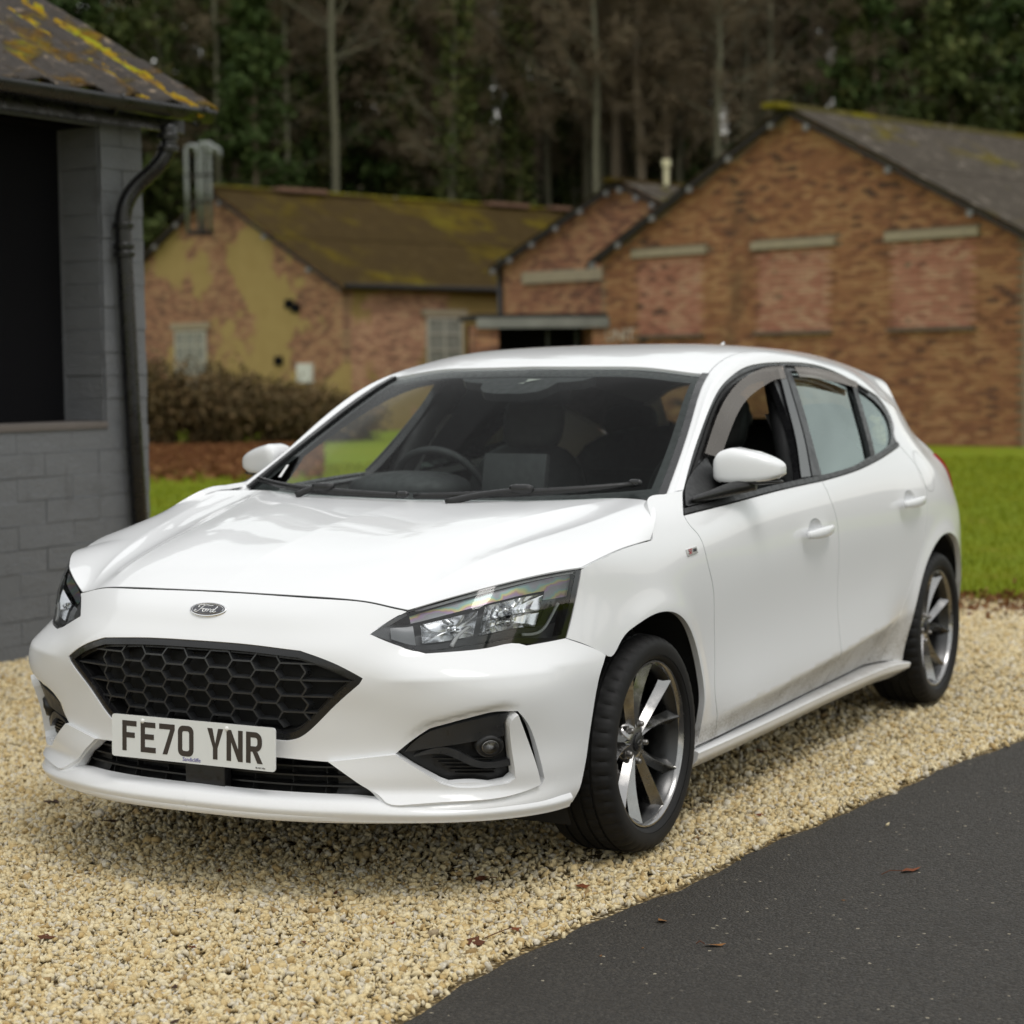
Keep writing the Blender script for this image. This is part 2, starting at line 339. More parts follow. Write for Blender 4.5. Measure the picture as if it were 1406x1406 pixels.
def pair(name,mb,mat,parent,smooth=False,bevel=0):
    p=parent if isinstance(parent,(list,tuple)) else (parent,parent)
    a=mb.build(name,mat,p[0],smooth=smooth,bevel=bevel); m2=MB(); m2.V=[(v[0],-v[1],v[2]) for v in mb.V]; m2.F=[f[::-1] for f in mb.F]; m2.fm=mb.fm
    return a,m2.build(name,mat,p[1],smooth=smooth,bevel=bevel)
def side_map(off=0):
    def f(p):
        x,z=p[:,0],p[:,1]; y=side(x,z); e=2e-3
        n=np.stack([-(side(x+e,z)-side(x-e,z))/(2*e),np.ones(len(x)),-(side(x,z+e)-side(x,z-e))/(2*e)],1); n/=np.linalg.norm(n,axis=1,keepdims=True)
        return np.stack([x,y,z],1)+n*off,n
    return f
TS=1.25
FOGTOP=A([(.52,.405),(.56,.438),(.597,.463),(.683,.490),(.745,.505),(.785,.503)])
def segdist(p,q):
    d=np.full(len(p),9.)
    for a,b in zip(q[:-1],q[1:]):
        e=b-a; h=np.clip(((p-a)@e)/(e@e),0,1); d=np.minimum(d,np.linalg.norm(p-a-h[:,None]*e,axis=1))
    return d
def sculpt(t,z):
    "pressed features of the bumper: a crisp shoulder line and the tucked-in lip over the fog pocket"
    p=np.stack([t*TS,z],1); q=FOGTOP*A([TS,1]); d=segdist(p,q); zt=np.interp(t,FOGTOP[:,0],FOGTOP[:,1]); up=sstep(.53,.61,t)*(1-sstep(.72,.785,t))
    s=-.017*np.exp(-(np.where(z>zt,d,0)/.013)**2)*up*(z>zt-.03)
    zr=np.interp(t,[.44,.6,.8,.95],[.592,.586,.590,.600]); e=z-zr; s+=.011*np.where(e>0,np.exp(-e/.05),np.exp(e/.035))*sstep(.47,.60,t)*(1-sstep(.80,.95,t))
    return s
def front_map(off=0,raw=False):
    def S(t,z):
        N=FRONT.nrm(z,t); N=np.where((N[:,:1]+N[:,1:2]*.6)<0,-N,N); return FRONT(z,t)+N*sculpt(t,z)[:,None],N
    def f(p):
        t,z=p[:,0]/TS,p[:,1]; P,N0=S(t,z)
        if raw: P=FRONT(z,t); return P+N0*off,N0
        e=1.2e-3; a=S(t+e,z)[0]-S(t-e,z)[0]; b=S(t,z+e)[0]-S(t,z-e)[0]; N=np.cross(a,b); N/=np.linalg.norm(N,axis=1,keepdims=True); N*=np.sign((N*N0).sum(1,keepdims=True)); return P+N*off,N
    return f
def tz(*P): return [(t*TS,z) for t,z in P]
def front_y(y,z):
    "point of the bumper skin at lateral y, height z"
    y=np.atleast_1d(A(y,float)); z=np.broadcast_to(A(z,float),y.shape); s=np.sign(y)+(y==0); lo=np.zeros(len(y)); hi=np.ones(len(y))
    for _ in range(30):
        m=(lo+hi)/2; g=FRONT(z,m)[:,1]<np.abs(y); lo=np.where(g,m,lo); hi=np.where(g,hi,m)
    P=FRONT(z,lo); P[:,1]*=s; return P
def text(name,s,size,mat,parent,M,ext=.0004,shear=0):
    c=bpy.data.curves.new(name,'FONT'); c.body=s; c.size=size; c.align_x='CENTER'; c.align_y='CENTER'; c.extrude=ext; c.shear=shear; t=bpy.data.objects.new(name,c); COL.objects.link(t)
    dg=bpy.context.evaluated_depsgraph_get(); me=bpy.data.meshes.new_from_object(t.evaluated_get(dg)); bpy.data.objects.remove(t); me.materials.clear(); me.materials.append(mat)
    o=bpy.data.objects.new(name,me); COL.objects.link(o); me.transform(M); o.parent=parent; return o
def Mx(o,a,b,c): return Matrix(((a[0],b[0],c[0],o[0]),(a[1],b[1],c[1],o[1]),(a[2],b[2],c[2],o[2]),(0,0,0,1)))
# ================================================================== THE SETTING
FW=A([math.cos(YAW),math.sin(YAW)]); RT=A([math.sin(YAW),-math.cos(YAW)])
def ld(l,d,z=0): p=CAM[:2]+RT*l+FW*d; return A([p[0],p[1],z])
def ldv(l,d): v=RT*l+FW*d; return A([v[0],v[1],0])/np.linalg.norm(v)
rng=np.random.default_rng(7); random.seed(7)
def hill(p):
    q=np.atleast_2d(p)[:,:2]-CAM[:2]; l=q@RT; d=q@FW; s=np.maximum(0,d-56+.0*l); s2=np.maximum(0,40-d)*0
    return .18*s*sstep(0,14,s)+.4*np.sin(l*.13+1)*sstep(0,20,s)
# --- ground sheet out to the horizon, rising into the wooded bank
def ground():
    a=np.r_[np.linspace(-400,-120,8)[:-1],np.linspace(-120,120,100),np.linspace(120,400,8)[1:]]; X,Y=np.meshgrid(a,a,indexing='ij'); P=np.stack([X.ravel(),Y.ravel()],1); Z=np.minimum(hill(P),26)-.035
    n=len(a); i=np.arange(n*n).reshape(n,n); F=np.stack([i[:-1,:-1],i[1:,:-1],i[1:,1:],i[:-1,1:]],-1).reshape(-1,4); m=M_('lawn_grass'); p=m.pos()
    n1=m.noise(p,.35,5,.6); n2=m.noise(p,14,6,.7); n3=m.noise(p,2.2,4,.6); c=m.mixc(n1,(.115,.185,.006),(.20,.215,.006)); c=m.mixc(m.maprange(n2,.4,.75,0,.6),c,(.085,.130,.005)); c=m.mixc(m.maprange(n3,.54,.74,0,.7),c,(.21,.165,.018))
    s=m.sep(p); # woodland floor on the bank
    dn=m.math('ADD',m.math('MULTIPLY',s[0],float(FW[0])),m.math('MULTIPLY',s[1],float(FW[1]))); off=float(CAM[:2]@FW); wd=m.maprange(m.math('ADD',dn,m.math('MULTIPLY',n1,6)),off+50,off+57)
    c=m.mixc(wd,c,m.mixc(n2,(.030,.024,.014),(.075,.05,.025))); m.set(base=c,rough=.95,spec=.15); m.bump(n2,.6,.06)
    g=mesh('ground',np.c_[P,Z],F,m.m,smooth=True); tag(g,kind='structure')
ground()
# --- tarmac path and gravel bed
EDGE=[(2.6,.93),(2.05,.97),(1.53,1.0),(1.02,.99),(.55,1.04),(.22,1.09),(-.3,1.12),(-.83,1.19),(-1.57,1.26),(-2.14,1.36),(-4,1.62),(-6,1.85),(-9,2.3),(-14,3.2)]
ed=nspl(EDGE,160); ed[:,1]+=.006*np.sin(ed[:,0]*9)+.007*np.sin(ed[:,0]*23+1)
def edge_y(x): return np.interp(-np.asarray(x),-ed[:,0],ed[:,1])
def tarmac():
    m=M_('tarmac'); p=m.pos(); v=m.vor(p,150); vc=m.vor(p,150,out=1); n=m.noise(p,3,5,.6); f=m.noise(p,220,3,.6); sv=m.sep(vc)
    c=m.mixc(m.maprange(f,.3,.7),(.015,.0132,.0108),(.037,.0325,.0265)); c=m.mixc(m.maprange(sv[0],.5,1),c,(.048,.042,.034)); c=m.mixc(m.maprange(sv[1],.9965,.9985),c,(.34,.30,.22)); c=m.mixc(m.maprange(n,.45,.7,0,.5),c,(.024,.0205,.016))
    m.set(base=c,rough=m.maprange(sv[2],0,1,.55,.85),spec=.35); m.bump(m.math('SUBTRACT',1,v),.75,.006)
    e2=np.c_[ed,np.zeros(len(ed))]; far=[(-14,9.5,0),(-9,8.3,0),(-4,7.2,0),(2,6.6,0),(9,6.4,0),(14,6.4,0),(14,.7,0),(6,.85,0)]
    top=np.concatenate([[( -14,3.2,0)],e2[::-1],[(6,.85,0),(14,.7,0)],[(14,6.4,0),(9,6.4,0),(2,6.6,0),(-4,7.2,0),(-9,8.3,0),(-14,9.5,0)]])
    top[:,2]=-.006; t=mesh('tarmac_path',top,[tuple(range(len(top)))],m.m); tag(t,kind='structure')
tarmac()
def gravel_mat():
    m=M_('limestone_chippings'); a=m.new('Attribute'); a.attribute_name='tint'; f=a.outputs['Fac']
    c=m.ramp(f,[(0,(.24,.15,.07)),(.14,(.54,.39,.175)),(.40,(.69,.56,.315)),(.66,(.77,.67,.44)),(.86,(.58,.53,.43)),(.95,(.80,.75,.62)),(1,(.24,.17,.09))]); n=m.noise(m.pos(),180,4,.6)
    m.set(base=m.mixc(m.maprange(n,.3,.7,.62,1.0),(.26,.18,.08),c),rough=.85,spec=.25); m.bump(n,.35,.003); return m.m
def gravel_bed():
    m=M_('gravel_bed'); p=m.pos(); v=m.vor(p,62); vc=m.sep(m.vor(p,62,out=1)); n=m.noise(p,1.2,4)
    c=m.ramp(vc[0],[(0,(.34,.24,.11)),(.3,(.52,.39,.20)),(.6,(.64,.52,.31)),(.85,(.66,.57,.40)),(1,(.26,.19,.11))]); c=m.mixc(m.maprange(v,.22,.55),c,(.10,.07,.03)); m.set(base=m.mixc(m.maprange(n,.4,.75,0,.35),c,(.22,.17,.09)),rough=.9,spec=.2); m.bump(m.math('SUBTRACT',1,v),.9,.02)
    P=[(x,y,-.006) for x,y in ed[(ed[:,0]<2.61)&(ed[:,0]>-6.6)]]; P=P+[(-6.35,1.2,-.006),(-6.1,.4,-.006),(-6.2,-.3,-.006),(-6.0,-1.5,-.006),(-6.3,-3,-.006),(-6.1,-6.5,-.006),(2.6,-6.5,-.006),(6,-6.5,-.006),(6,.85,-.006)]
    g=mesh('gravel_bed',P,[tuple(range(len(P)))],m.m); tag(g,kind='structure')
gravel_bed()
def ico():
    t=(1+5**.5)/2; V=A([(-1,t,0),(1,t,0),(-1,-t,0),(1,-t,0),(0,-1,t),(0,1,t),(0,-1,-t),(0,1,-t),(t,0,-1),(t,0,1),(-t,0,-1),(-t,0,1)],float); V/=np.linalg.norm(V[0])
    F=A([(0,11,5),(0,5,1),(0,1,7),(0,7,10),(0,10,11),(1,5,9),(5,11,4),(11,10,2),(10,7,6),(7,1,8),(3,9,4),(3,4,2),(3,2,6),(3,6,8),(3,8,9),(4,9,5),(2,4,11),(6,2,10),(8,6,7),(9,8,1)]); return V,F
def randrot(n):
    q=rng.normal(size=(n,4)); q/=np.linalg.norm(q,axis=1,keepdims=True); w,x,y,z=q.T
    return np.stack([1-2*(y*y+z*z),2*(x*y-z*w),2*(x*z+y*w),2*(x*y+z*w),1-2*(x*x+z*z),2*(y*z-x*w),2*(x*z-y*w),2*(y*z+x*w),1-2*(x*x+y*y)],1).reshape(n,3,3)
def stones():
    n=640000; X=rng.uniform(-6.3,2.4,n); Y=rng.uniform(-4.2,2.2,n); q=np.c_[X,Y]-CAM[:2]; l=q@RT; d=q@FW
    dens=np.interp(d,[3.8,6,8,11.5],[1,.9,.45,.22]); lim=.285*d+.35
    tt=rng.normal(-.018,.010,n); ok=(np.abs(l)<lim)&(Y<edge_y(X)+tt)&(rng.random(n)<dens)&(d>3.7)&(d<11.4+.25*np.sin(l*5))
    und=(X>-3.4)&(X<.5)&(np.abs(Y)<.78); ok&=~(und&(rng.random(n)<.55))
    gw=(np.abs(l)<lim)&(rng.random(n)<.00035)&(Y>edge_y(X))&(Y<edge_y(X)+.35*rng.random(n)); ok|=gw
    X,Y,d=X[ok],Y[ok],d[ok]; n=len(X); V0,F0=ico(); K=10
    sh=[V0*(1+.36*rng.normal(size=(12,1)).clip(-1.1,1.3))*A([1,rng.uniform(.62,.95),rng.uniform(.36,.62)]) for _ in range(K)]; sh=A(sh)
    r=rng.lognormal(math.log(.0084),.30,n).clip(.004,.018)*np.interp(d,[4,7,11],[1,1.2,1.6]); R=randrot(n); k=rng.integers(0,K,n)
    V=np.einsum('nij,nkj->nki',R,sh[k])*r[:,None,None]; Z=rng.uniform(-.005,.006,n)
    Z-=.012*np.exp(-((np.abs(X+2.7)**2+0)/.02+((Y-.78)/.14)**2))+.012*np.exp(-((X**2)/.02+((Y-.78)/.14)**2))
    V+=np.stack([X,Y,Z],1)[:,None,:]; F=(F0[None]+(np.arange(n)*12)[:,None,None]).reshape(-1,3)
    g=mesh('gravel_stones',V.reshape(-1,3),F,gravel_mat()); at=g.data.attributes.new('tint','FLOAT','POINT'); t=np.repeat(rng.beta(2.2,2.0,n),12); at.data.foreach_set('value',t.astype(np.float32)); tag(g,kind='stuff')
stones()
def grass():
    n=110000; l=rng.uniform(-6,7.5,n); d=11+19*rng.random(n)**1.9; P=CAM[:2]+l[:,None]*RT+d[:,None]*FW
    ok=((P[:,0]<-6.05+.18*np.sin(P[:,1]*4)+.1*np.sin(P[:,1]*11))&(P[:,1]<edge_y(P[:,0])-.0)); P=P[ok];d=d[ok]; n=len(P); a=rng.uniform(0,6.28,n); h=rng.uniform(.02,.055,n)*np.where(d<12.6,1.2,.9); w=.004*np.interp(d,[11,20,30],[1,2.4,3.5])
    e=np.stack([np.cos(a),np.sin(a),0*a],1)*w[:,None]; b=np.c_[P,np.full(n,-.03)]; lean=rng.normal(0,.4,(n,2))*h[:,None]; top=b+np.c_[lean,h+.005]
    V=np.stack([b-e,b+e,top],1).reshape(-1,3); m=M_('grass_blades'); m.set(base=m.mixc(m.noise(m.pos(),.9,4),(.125,.195,.006),(.25,.24,.008)),rough=.7,spec=.2)
    tag(mesh('grass_blades',V,np.arange(3*n).reshape(-1,3),m.m),kind='stuff')
grass()
# --- fallen leaves
LEAFM=[]
for c in ((.16,.045,.014),(.10,.035,.014),(.22,.10,.03),(.045,.022,.012)):
    m=M_('dead_leaf'); n=m.noise(m.co(),60,4); m.set(base=m.mixc(n,tuple(v*.55 for v in c),tuple(v*1.25 for v in c)),rough=.75,spec=.25); LEAFM.append(m.m)
def leaf_mesh(kind,sz,mat):
    out=[]
    if kind==0:                                  # lobed
        rad=[.25,.8,.55,1.0,.6,1.15,.6,1.0,.55,.8]; out=[(r*math.cos(a),r*math.sin(a)) for r,a in zip(rad,np.linspace(-math.pi,math.pi,11)[:-1])]
    else: out=[(-1,0),(-.6,.26),(0,.38),(.6,.24),(1.1,0),(.6,-.27),(0,-.36),(-.6,-.24)]
    V=[(0,0,.08)]+[(x,y,random.uniform(-.02,.24)) for x,y in out]; n=len(out); F=[(0,1+i,1+(i+1)%n) for i in range(n)]
    return A(V)*sz,F,mat
def leaf(x,y,sz,kind,mi,label,grp,stem=0,z=.009,rot=None):
    V,F,m=leaf_mesh(kind,sz,LEAFM[mi]); o=mesh('fallen_leaf',V,F,m,loc=(x,y,z)); o.rotation_euler=(random.uniform(-.1,.1),random.uniform(-.1,.1),rot if rot is not None else random.uniform(0,6.28)); tag(o,label,'leaf',grp)
    if stem: MB().tube([(-.8*sz,0,.004),(-.8*sz-stem*.5,.004,.01),(-.8*sz-stem,-.004,.006)],.0013,5).build('leaf_stalk',LEAFM[1],o,smooth=True)
    return o
G1='dead leaves lying on the gravel'; G2='dead leaves lying on the tarmac'
leaf(-.16,1.56,.036,1,0,'long russet leaf with a thin stalk lying on the tarmac path',G2,.075,-.004,R_(150))
leaf(.577,1.171,.020,0,2,'tan crumpled leaf on the tarmac close to the gravel edge',G2,0,-.004)
leaf(.712,1.361,.027,1,2,'pale brown leaf on the tarmac right of the tan crumpled one',G2,.02,-.004,R_(120))
leaf(.416,.873,.022,0,0,'bright red-brown leaf on gravel in front of the near front tyre',G1)
leaf(.465,.604,.026,0,1,'dark curled leaf on gravel below the bumper corner',G1,.02)
leaf(.845,.913,.021,0,0,'rusty leaf lying at the gravel edge by the tarmac',G1)
leaf(.972,.875,.030,0,1,'brown crumpled leaf with a long thin stalk on the gravel edge',G1,.09,rot=R_(-20))
leaf(1.399,-.061,.027,0,1,'dark brown leaf at the left foot of the gravel',G1)
leaf(.232,-1.063,.036,0,3,'blackish leaf on gravel by the far front bumper corner',G1); leaf(.364,-.732,.030,1,3,'dark leaf on the shaded gravel under the bumper',G1)
leaf(-1.387,.827,.028,1,1,'brown leaf on gravel beside the sill between the wheels',G1); leaf(-1.489,.617,.03,0,0,'red leaf in the shade under the sill',G1)
for x,y,lb_ in ((.615,.174,'small brown leaf scrap on gravel in the shade right below the plate'),(.568,.528,'small brown leaf scrap left of the dark curled leaf below the corner'),(.694,-.078,'small dark scrap of leaf on gravel under the plate\'s left end'),(.879,-.371,'small brown leaf scrap on gravel before the far bumper corner'),(1.561,.455,'small russet scrap of leaf nearest the bottom edge of the gravel'),(.987,.736,'thin brown leaf scrap beside the crumpled stalked leaf at the edge'),(-.209,.931,'small brown leaf scrap on gravel just behind the near front tyre'),(.921,.614,'small brown leaf scrap on open gravel left of the stalked leaf'),(.75,.33,'small brown leaf scrap at the shadow edge before the lower grille'),(1.15,.52,'small brown leaf scrap in the middle of the open gravel'),(1.05,.02,'small brown leaf scrap left of the middle of the open gravel'),(.40,.05,'blackish leaf scrap deep in the shade under the lower grille'),(-.55,.98,'small leaf scrap on the gravel strip below the front door'),(-2.2,1.0,'small leaf scrap on the gravel strip below the rear door'),(.62,.80,'small brown leaf scrap in front of the near tyre by the red one'),(1.30,.30,'small brown leaf scrap on sunlit gravel above the bottom russet one'),(.15,-.40,'dark leaf scrap under the car behind the splitter'),(1.75,.60,'small brown leaf scrap at the bottom by the tarmac edge')):
    leaf(x,y,random.uniform(.009,.017),random.choice((0,1)),random.choice((0,1,1,3)),lb_,G1)
for x,y,lb_ in ((.90,1.16,'pale leaf fleck on tarmac just below the gravel edge'),(.80,1.22,'pale leaf fleck beside the tan crumpled leaf on the tarmac'),(1.1,1.9,'pale leaf fleck on the lower right tarmac'),(.3,2.0,'pale leaf fleck below the long russet leaf on the tarmac'),(1.3,1.5,'pale leaf fleck on the bottom middle of the tarmac'),(.2,1.5,'pale leaf fleck left of the long russet leaf on the tarmac')): leaf(x,y,random.uniform(.005,.010),1,2,lb_,G2,0,-.005)
# ------------------------------------------------------------------ grey garage
def paintblock(name,a,b):
    m=M_(name); p=m.pos(); n=m.noise(p,9,6,.65); n2=m.noise(p,70,4,.6); oi=m.new('ObjectInfo'); c=m.mixc(n,a,b); c=m.mixc(m.math('MULTIPLY',oi.outputs['Random'],.07),c,tuple(v*.75 for v in a)); c=m.mixc(m.maprange(n2,.62,.72,0,.3),c,(.26,.26,.26)); c=m.mixc(m.maprange(m.noise(m.pos(scale=(1,1,.35)),5,5,.7),.56,.72,0,.45),c,(.075,.075,.075)); m.set(base=c,rough=.6,spec=.3); m.bump(m.mixc(.45,n,n2),.9,.014); return m.m
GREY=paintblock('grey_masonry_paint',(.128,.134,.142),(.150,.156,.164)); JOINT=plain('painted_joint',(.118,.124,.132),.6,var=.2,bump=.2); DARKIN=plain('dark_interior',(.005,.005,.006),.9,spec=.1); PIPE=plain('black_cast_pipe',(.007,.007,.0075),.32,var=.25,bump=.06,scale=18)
SV=ldv(.531,.847); NV=ldv(.847,-.531); G0=ld(-2.374,9.25)
def gp(s,n,z): return G0+SV*s+NV*n+A([0,0,z])
garage=empty('garage',gp(0,0,0),'grey painted blockwork garage with black gutter and mossy roof left of the car','garage')
def child(o): 
    o.parent=garage; o.matrix_parent_inverse=Matrix.Translation(-Vector(garage.location)); return o
MG=np.stack([SV,NV,A([0,0,1.])],1)
def gbox(name,s0,s1,n0,n1,z0,z1,mat,bevel=0):
    return child(MB().box(gp((s0+s1)/2,(n0+n1)/2,(z0+z1)/2),(s1-s0,n1-n0,z1-z0),MG).build(name,mat,bevel=bevel))
wall=gbox('wall',-3.4,1.004,-.10,.0005,-.05,1.09,JOINT); pier=gbox('pier',.715,1.004,-.25,.0005,1.09,2.60,JOINT)
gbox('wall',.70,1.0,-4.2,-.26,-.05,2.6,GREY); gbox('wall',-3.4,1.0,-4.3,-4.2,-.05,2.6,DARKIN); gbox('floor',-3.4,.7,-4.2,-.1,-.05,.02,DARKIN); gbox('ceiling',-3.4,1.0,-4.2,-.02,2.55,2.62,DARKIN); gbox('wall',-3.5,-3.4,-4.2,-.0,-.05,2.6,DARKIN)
gbox('opening_dark_panel',-3.4,.70,-.33,-.27,1.09,2.55,DARKIN)  # near-black panel stands in for the unlit interior behind the opening
gbox('window_sill',-3.4,.712,-.27,.012,1.078,1.112,plain('weathered_sill',(.12,.105,.095),.8,var=.3,bump=.2),.004)
bls=[]
for k in range(5):
    b=MB().box((0,0,0),(.3605,.008,.1112)); o=b.build('block',GREY,wall,bevel=.003)
    for v in o.data.vertices: v.co+=Vector(rng.normal(0,.0013,3))
    o.data.polygons.foreach_set('use_smooth',[False]*len(o.data.polygons)); bls.append(o.data); bpy.data.objects.remove(o)
def block(s0,s1,z,par,n=0,dp=1,rot=0,me=None):
    o=bpy.data.objects.new('block',me or random.choice(bls)); COL.objects.link(o); o.parent=par; p=gp((s0+s1)/2,n+random.uniform(-.0025,.0025),z)
    M4=Matrix.Identity(4)
    for i in range(3):
        for j,v in enumerate((SV,NV,A([0,0,1.]))): M4[i][j]=v[i]
    if rot: M4=M4@Matrix.Rotation(R_(90),4,'Z')
    o.matrix_world=Matrix.Translation(Vector(p))@M4@Matrix.Diagonal((((s1-s0)/.362) if not rot else dp/.362,1,1,1))
bpy.context.view_layer.update()
CH=.1125
for r in range(10):
    z=CH*(r+.5)-.04; s=1.008
    L0=.362*(.5 if r%2 else 1)
    while s>-2.6:
        s2=max(s-L0,-2.7); block(s2+.0015,s-.0015,z,wall); s=s2; L0=.362
for r in range(13):
    z=1.112+CH*(r+.5)
    if r%2: block(.712,1.006,z,pier)
    else: block(.712,.855,z,pier); block(.861,1.006,z,pier)
    # jamb face of the opening
    o=bpy.data.objects.new('block',random.choice(bls)); COL.objects.link(o); o.parent=pier
    M4=Matrix.Identity(4)
    for i in range(3):
        for j,v in enumerate((-NV,SV*-1,A([0,0,1.]))): M4[i][j]=v[i]
    o.matrix_world=Matrix.Translation(Vector(gp(.709,-.135,z)))@M4@Matrix.Diagonal((.25/.362,1,1,1))
gbox('lintel',-3.4,1.0,-.10,-.004,2.55,2.62,JOINT)
# gutter and downpipe
gm=MB(); 
for k in range(14):
    pass
P=[gp(s,.255,2.612) for s in np.linspace(-3.3,1.23,20)]; gut=MB()
for i,p in enumerate(P):
    for a in np.linspace(R_(178),R_(362),12): gut.V.append(tuple(p+NV*.062*math.cos(a)+A([0,0,.062*math.sin(a)+.042])))
gut.F=[(i*12+j,i*12+j+1,(i+1)*12+j+1,(i+1)*12+j) for i in range(19) for j in range(11)]+[tuple(19*12+j for j in range(12))]; gut.fm=[0]*len(gut.F); gutter=child(gut.build('gutter',PIPE,smooth=True))
sm=gutter.modifiers.new('thick','SOLIDIFY'); sm.thickness=.006
gbox('fascia',-3.4,1.19,.10,.13,2.55,2.66,PIPE)
for s in (-.35,.55,1.15): child(MB().tube([gp(s,.135,2.63),gp(s,.255,2.575),gp(s,.322,2.66)],.009,6).build('gutter_bracket',PIPE,smooth=True))
dp=nspl([gp(.93,.25,2.56),gp(.93,.25,2.45),gp(.91,.225,2.385),gp(.86,.13,2.285),gp(.815,.075,2.19),gp(.80,.062,2.10),gp(.80,.06,2.0)],40)
pipe=child(MB().tube(np.concatenate([dp,[gp(.835,.058,1.2),gp(.905,.055,.02)]]),.040,18).build('downpipe',PIPE,smooth=True))
for s,n,z,t in ((.93,.25,2.50,0),(.93,.25,2.44,0),(.801,.061,2.07,0),(.801,.061,1.97,0),(.802,.061,1.93,0)):
    child(MB().lathe([(.040,-.016),(.051,-.012),(.053,.010),(.049,.016),(.040,.017)],18,'z',c=tuple(gp(s,n,z))).build('pipe_collar',PIPE,smooth='auto'))
# corrugated roof: run r up the slope, position s along the eaves
def mossy(name,base,base2,moss,amt,scale,alongdir=None,streak=(.5,.45,.4),sk=0):
    m=M_(name); p=m.pos(); n=m.noise(p,scale,6,.65); n2=m.noise(p,scale*3.3,5,.7); n3=m.noise(p,scale*.5,3,.5); c=m.mixc(n2,base,base2); c=m.mixc(m.maprange(n2,.55,.75,0,.8),c,streak)
    mf=m.maprange(m.math('ADD',n,m.math('MULTIPLY',m.math('SUBTRACT',n3,.5),.8)),.58-amt,.80-amt); mc=m.ramp(m.noise(p,scale*1.7,4),[(.3,moss[0]),(.5,moss[1]),(.7,moss[2])]); c=m.mixc(mf,c,mc); m.set(base=c,rough=.92,spec=.15); m.bump(m.math('ADD',m.math('MULTIPLY',mf,1.2),n2),.9,.03); return m.m
GROOF=mossy('mossy_cement_sheet',(.030,.028,.028),(.085,.072,.060),((.085,.042,.006),(.15,.082,.006),(.14,.125,.010)),.09,4.2,streak=(.34,.26,.18))
def gr(s,r,h=0): return gp(s,.275,2.655)-NV*r*.872+A([0,0,r*.489])+(A([0,0,.872])+NV*.489)*h
def corrug(name,pt,s0,s1,r0,r1,pitch,amp,ns,nr,mat,nz=0):
    V=[];s=np.linspace(s0,s1,ns);r=np.linspace(r0,r1,nr)
    for a in s:
        ph=(a-s1)/pitch*2*math.pi; w=max(-.55,math.cos(ph))*amp
        for b in r: V.append(pt(a,b,w+(rng.normal(0,nz) if nz else 0)))
    F=[(i*nr+j,(i+1)*nr+j,(i+1)*nr+j+1,i*nr+j+1) for i in range(ns-1) for j in range(nr-1)]; return MB().add(V,F).build(name,mat,smooth=True)
for k,(a,b) in enumerate(((-3.4,-1.08),(-1.08,-.12),(-.12,.66),(.66,1.22))):
    o=child(corrug('roof_sheet',lambda s,r,h:gr(s,r,h+.004*k),a,b+.03,-.004,2.9,.32,.019,70,60,GROOF,.0025)); q=o.modifiers.new('thick','SOLIDIFY'); q.thickness=.012
mo=MB()
# moss cushions along the troughs near the verge
for _ in range(900):
    r=rng.random()*2.6; tr=rng.choice([1.13,1.08,1.03,.82,.5,.18,-.14],p=[.27,.2,.14,.13,.11,.09,.06]); s=min(1.2,tr+rng.normal(0,.04)); h=rng.uniform(.012,.034); w=rng.uniform(.022,.06); V0,F0=ico(); mo.add([gr(s,r,-.014)+SV*v[0]*w*.8-NV*v[1]*w*1.2*.87+A([0,0,v[1]*w*.58])+A([0,0,1])*v[2]*h for v in V0*(1+.15*rng.normal(size=(12,1)))],F0)
mm_=M_('moss_cushions'); mm_.set(base=mm_.ramp(mm_.noise(mm_.pos(),7,4),[(.3,(.16,.075,.007)),(.5,(.30,.19,.010)),(.68,(.24,.28,.014))]),rough=.95,spec=.1); mm_.bump(mm_.noise(mm_.pos(),90,4),.8,.01)
ms=child(mo.build('moss',mm_.m,smooth=True)); ms['kind']='stuff'
child(MB().tube([gr(1.235,-.02,.01),gr(1.235,2.9,.01)],.02,8).build('verge_trim',GROOF,smooth=True))
# ------------------------------------------------------------------ brick workshops (all share one axis)
WV=ldv(.692,-.722); AV=ldv(.722,.692)
def brickmat(name,cols,mortar,sv,av,patch=None):
    "brick bond for walls too far off for single bricks: coordinates run along the wall"
    m=M_(name); g=m.new('NewGeometry'); d=m.new('VectorMath',operation='DOT_PRODUCT'); d.inputs[1].default_value=tuple(sv); m.l.new(g.outputs['Position'],d.inputs[0]); s=m.sep(g.outputs['Position']); cb=m.new('CombineXYZ'); m.l.new(d.outputs['Value'],cb.inputs[0]); m.l.new(s[2],cb.inputs[1])
    b=m.new('TexBrick'); b.inputs['Scale'].default_value=1; b.inputs['Brick Width'].default_value=.225; b.inputs['Row Height'].default_value=.075; b.inputs['Mortar Size'].default_value=.006; b.inputs['Color1'].default_value=(0,0,0,1); b.inputs['Color2'].default_value=(1,1,1,1); b.inputs['Mortar'].default_value=(.5,.5,.5,1); b.inputs['Bias'].default_value=0; m.l.new(cb.outputs[0],b.inputs[0])
    n=m.noise(cb.outputs[0],.8,4,.6); n2=m.noise(cb.outputs[0],2.6,5,.65); c=m.ramp(m.mixc(.5,b.outputs[0],n),[(.15,cols[0]),(.42,cols[1]),(.58,cols[2]),(.8,cols[3])]); c=m.mixc(m.maprange(n2,.55,.75,0,.7),c,cols[0]); c=m.mixc(m.math('MULTIPLY',b.outputs['Fac'],.8),c,mortar)
    if patch: c=m.mixc(m.maprange(m.math('ADD',m.noise(cb.outputs[0],.42,4,.5),m.math('MULTIPLY',n2,.18)),patch[0],patch[0]+.05),c,m.mixc(n2,patch[1],patch[2]))
    m.set(base=c,rough=.92,spec=.15); m.bump(m.math('ADD',m.math('SUBTRACT',1,b.outputs['Fac']),m.math('MULTIPLY',n2,.5)),.6,.02); return m.m
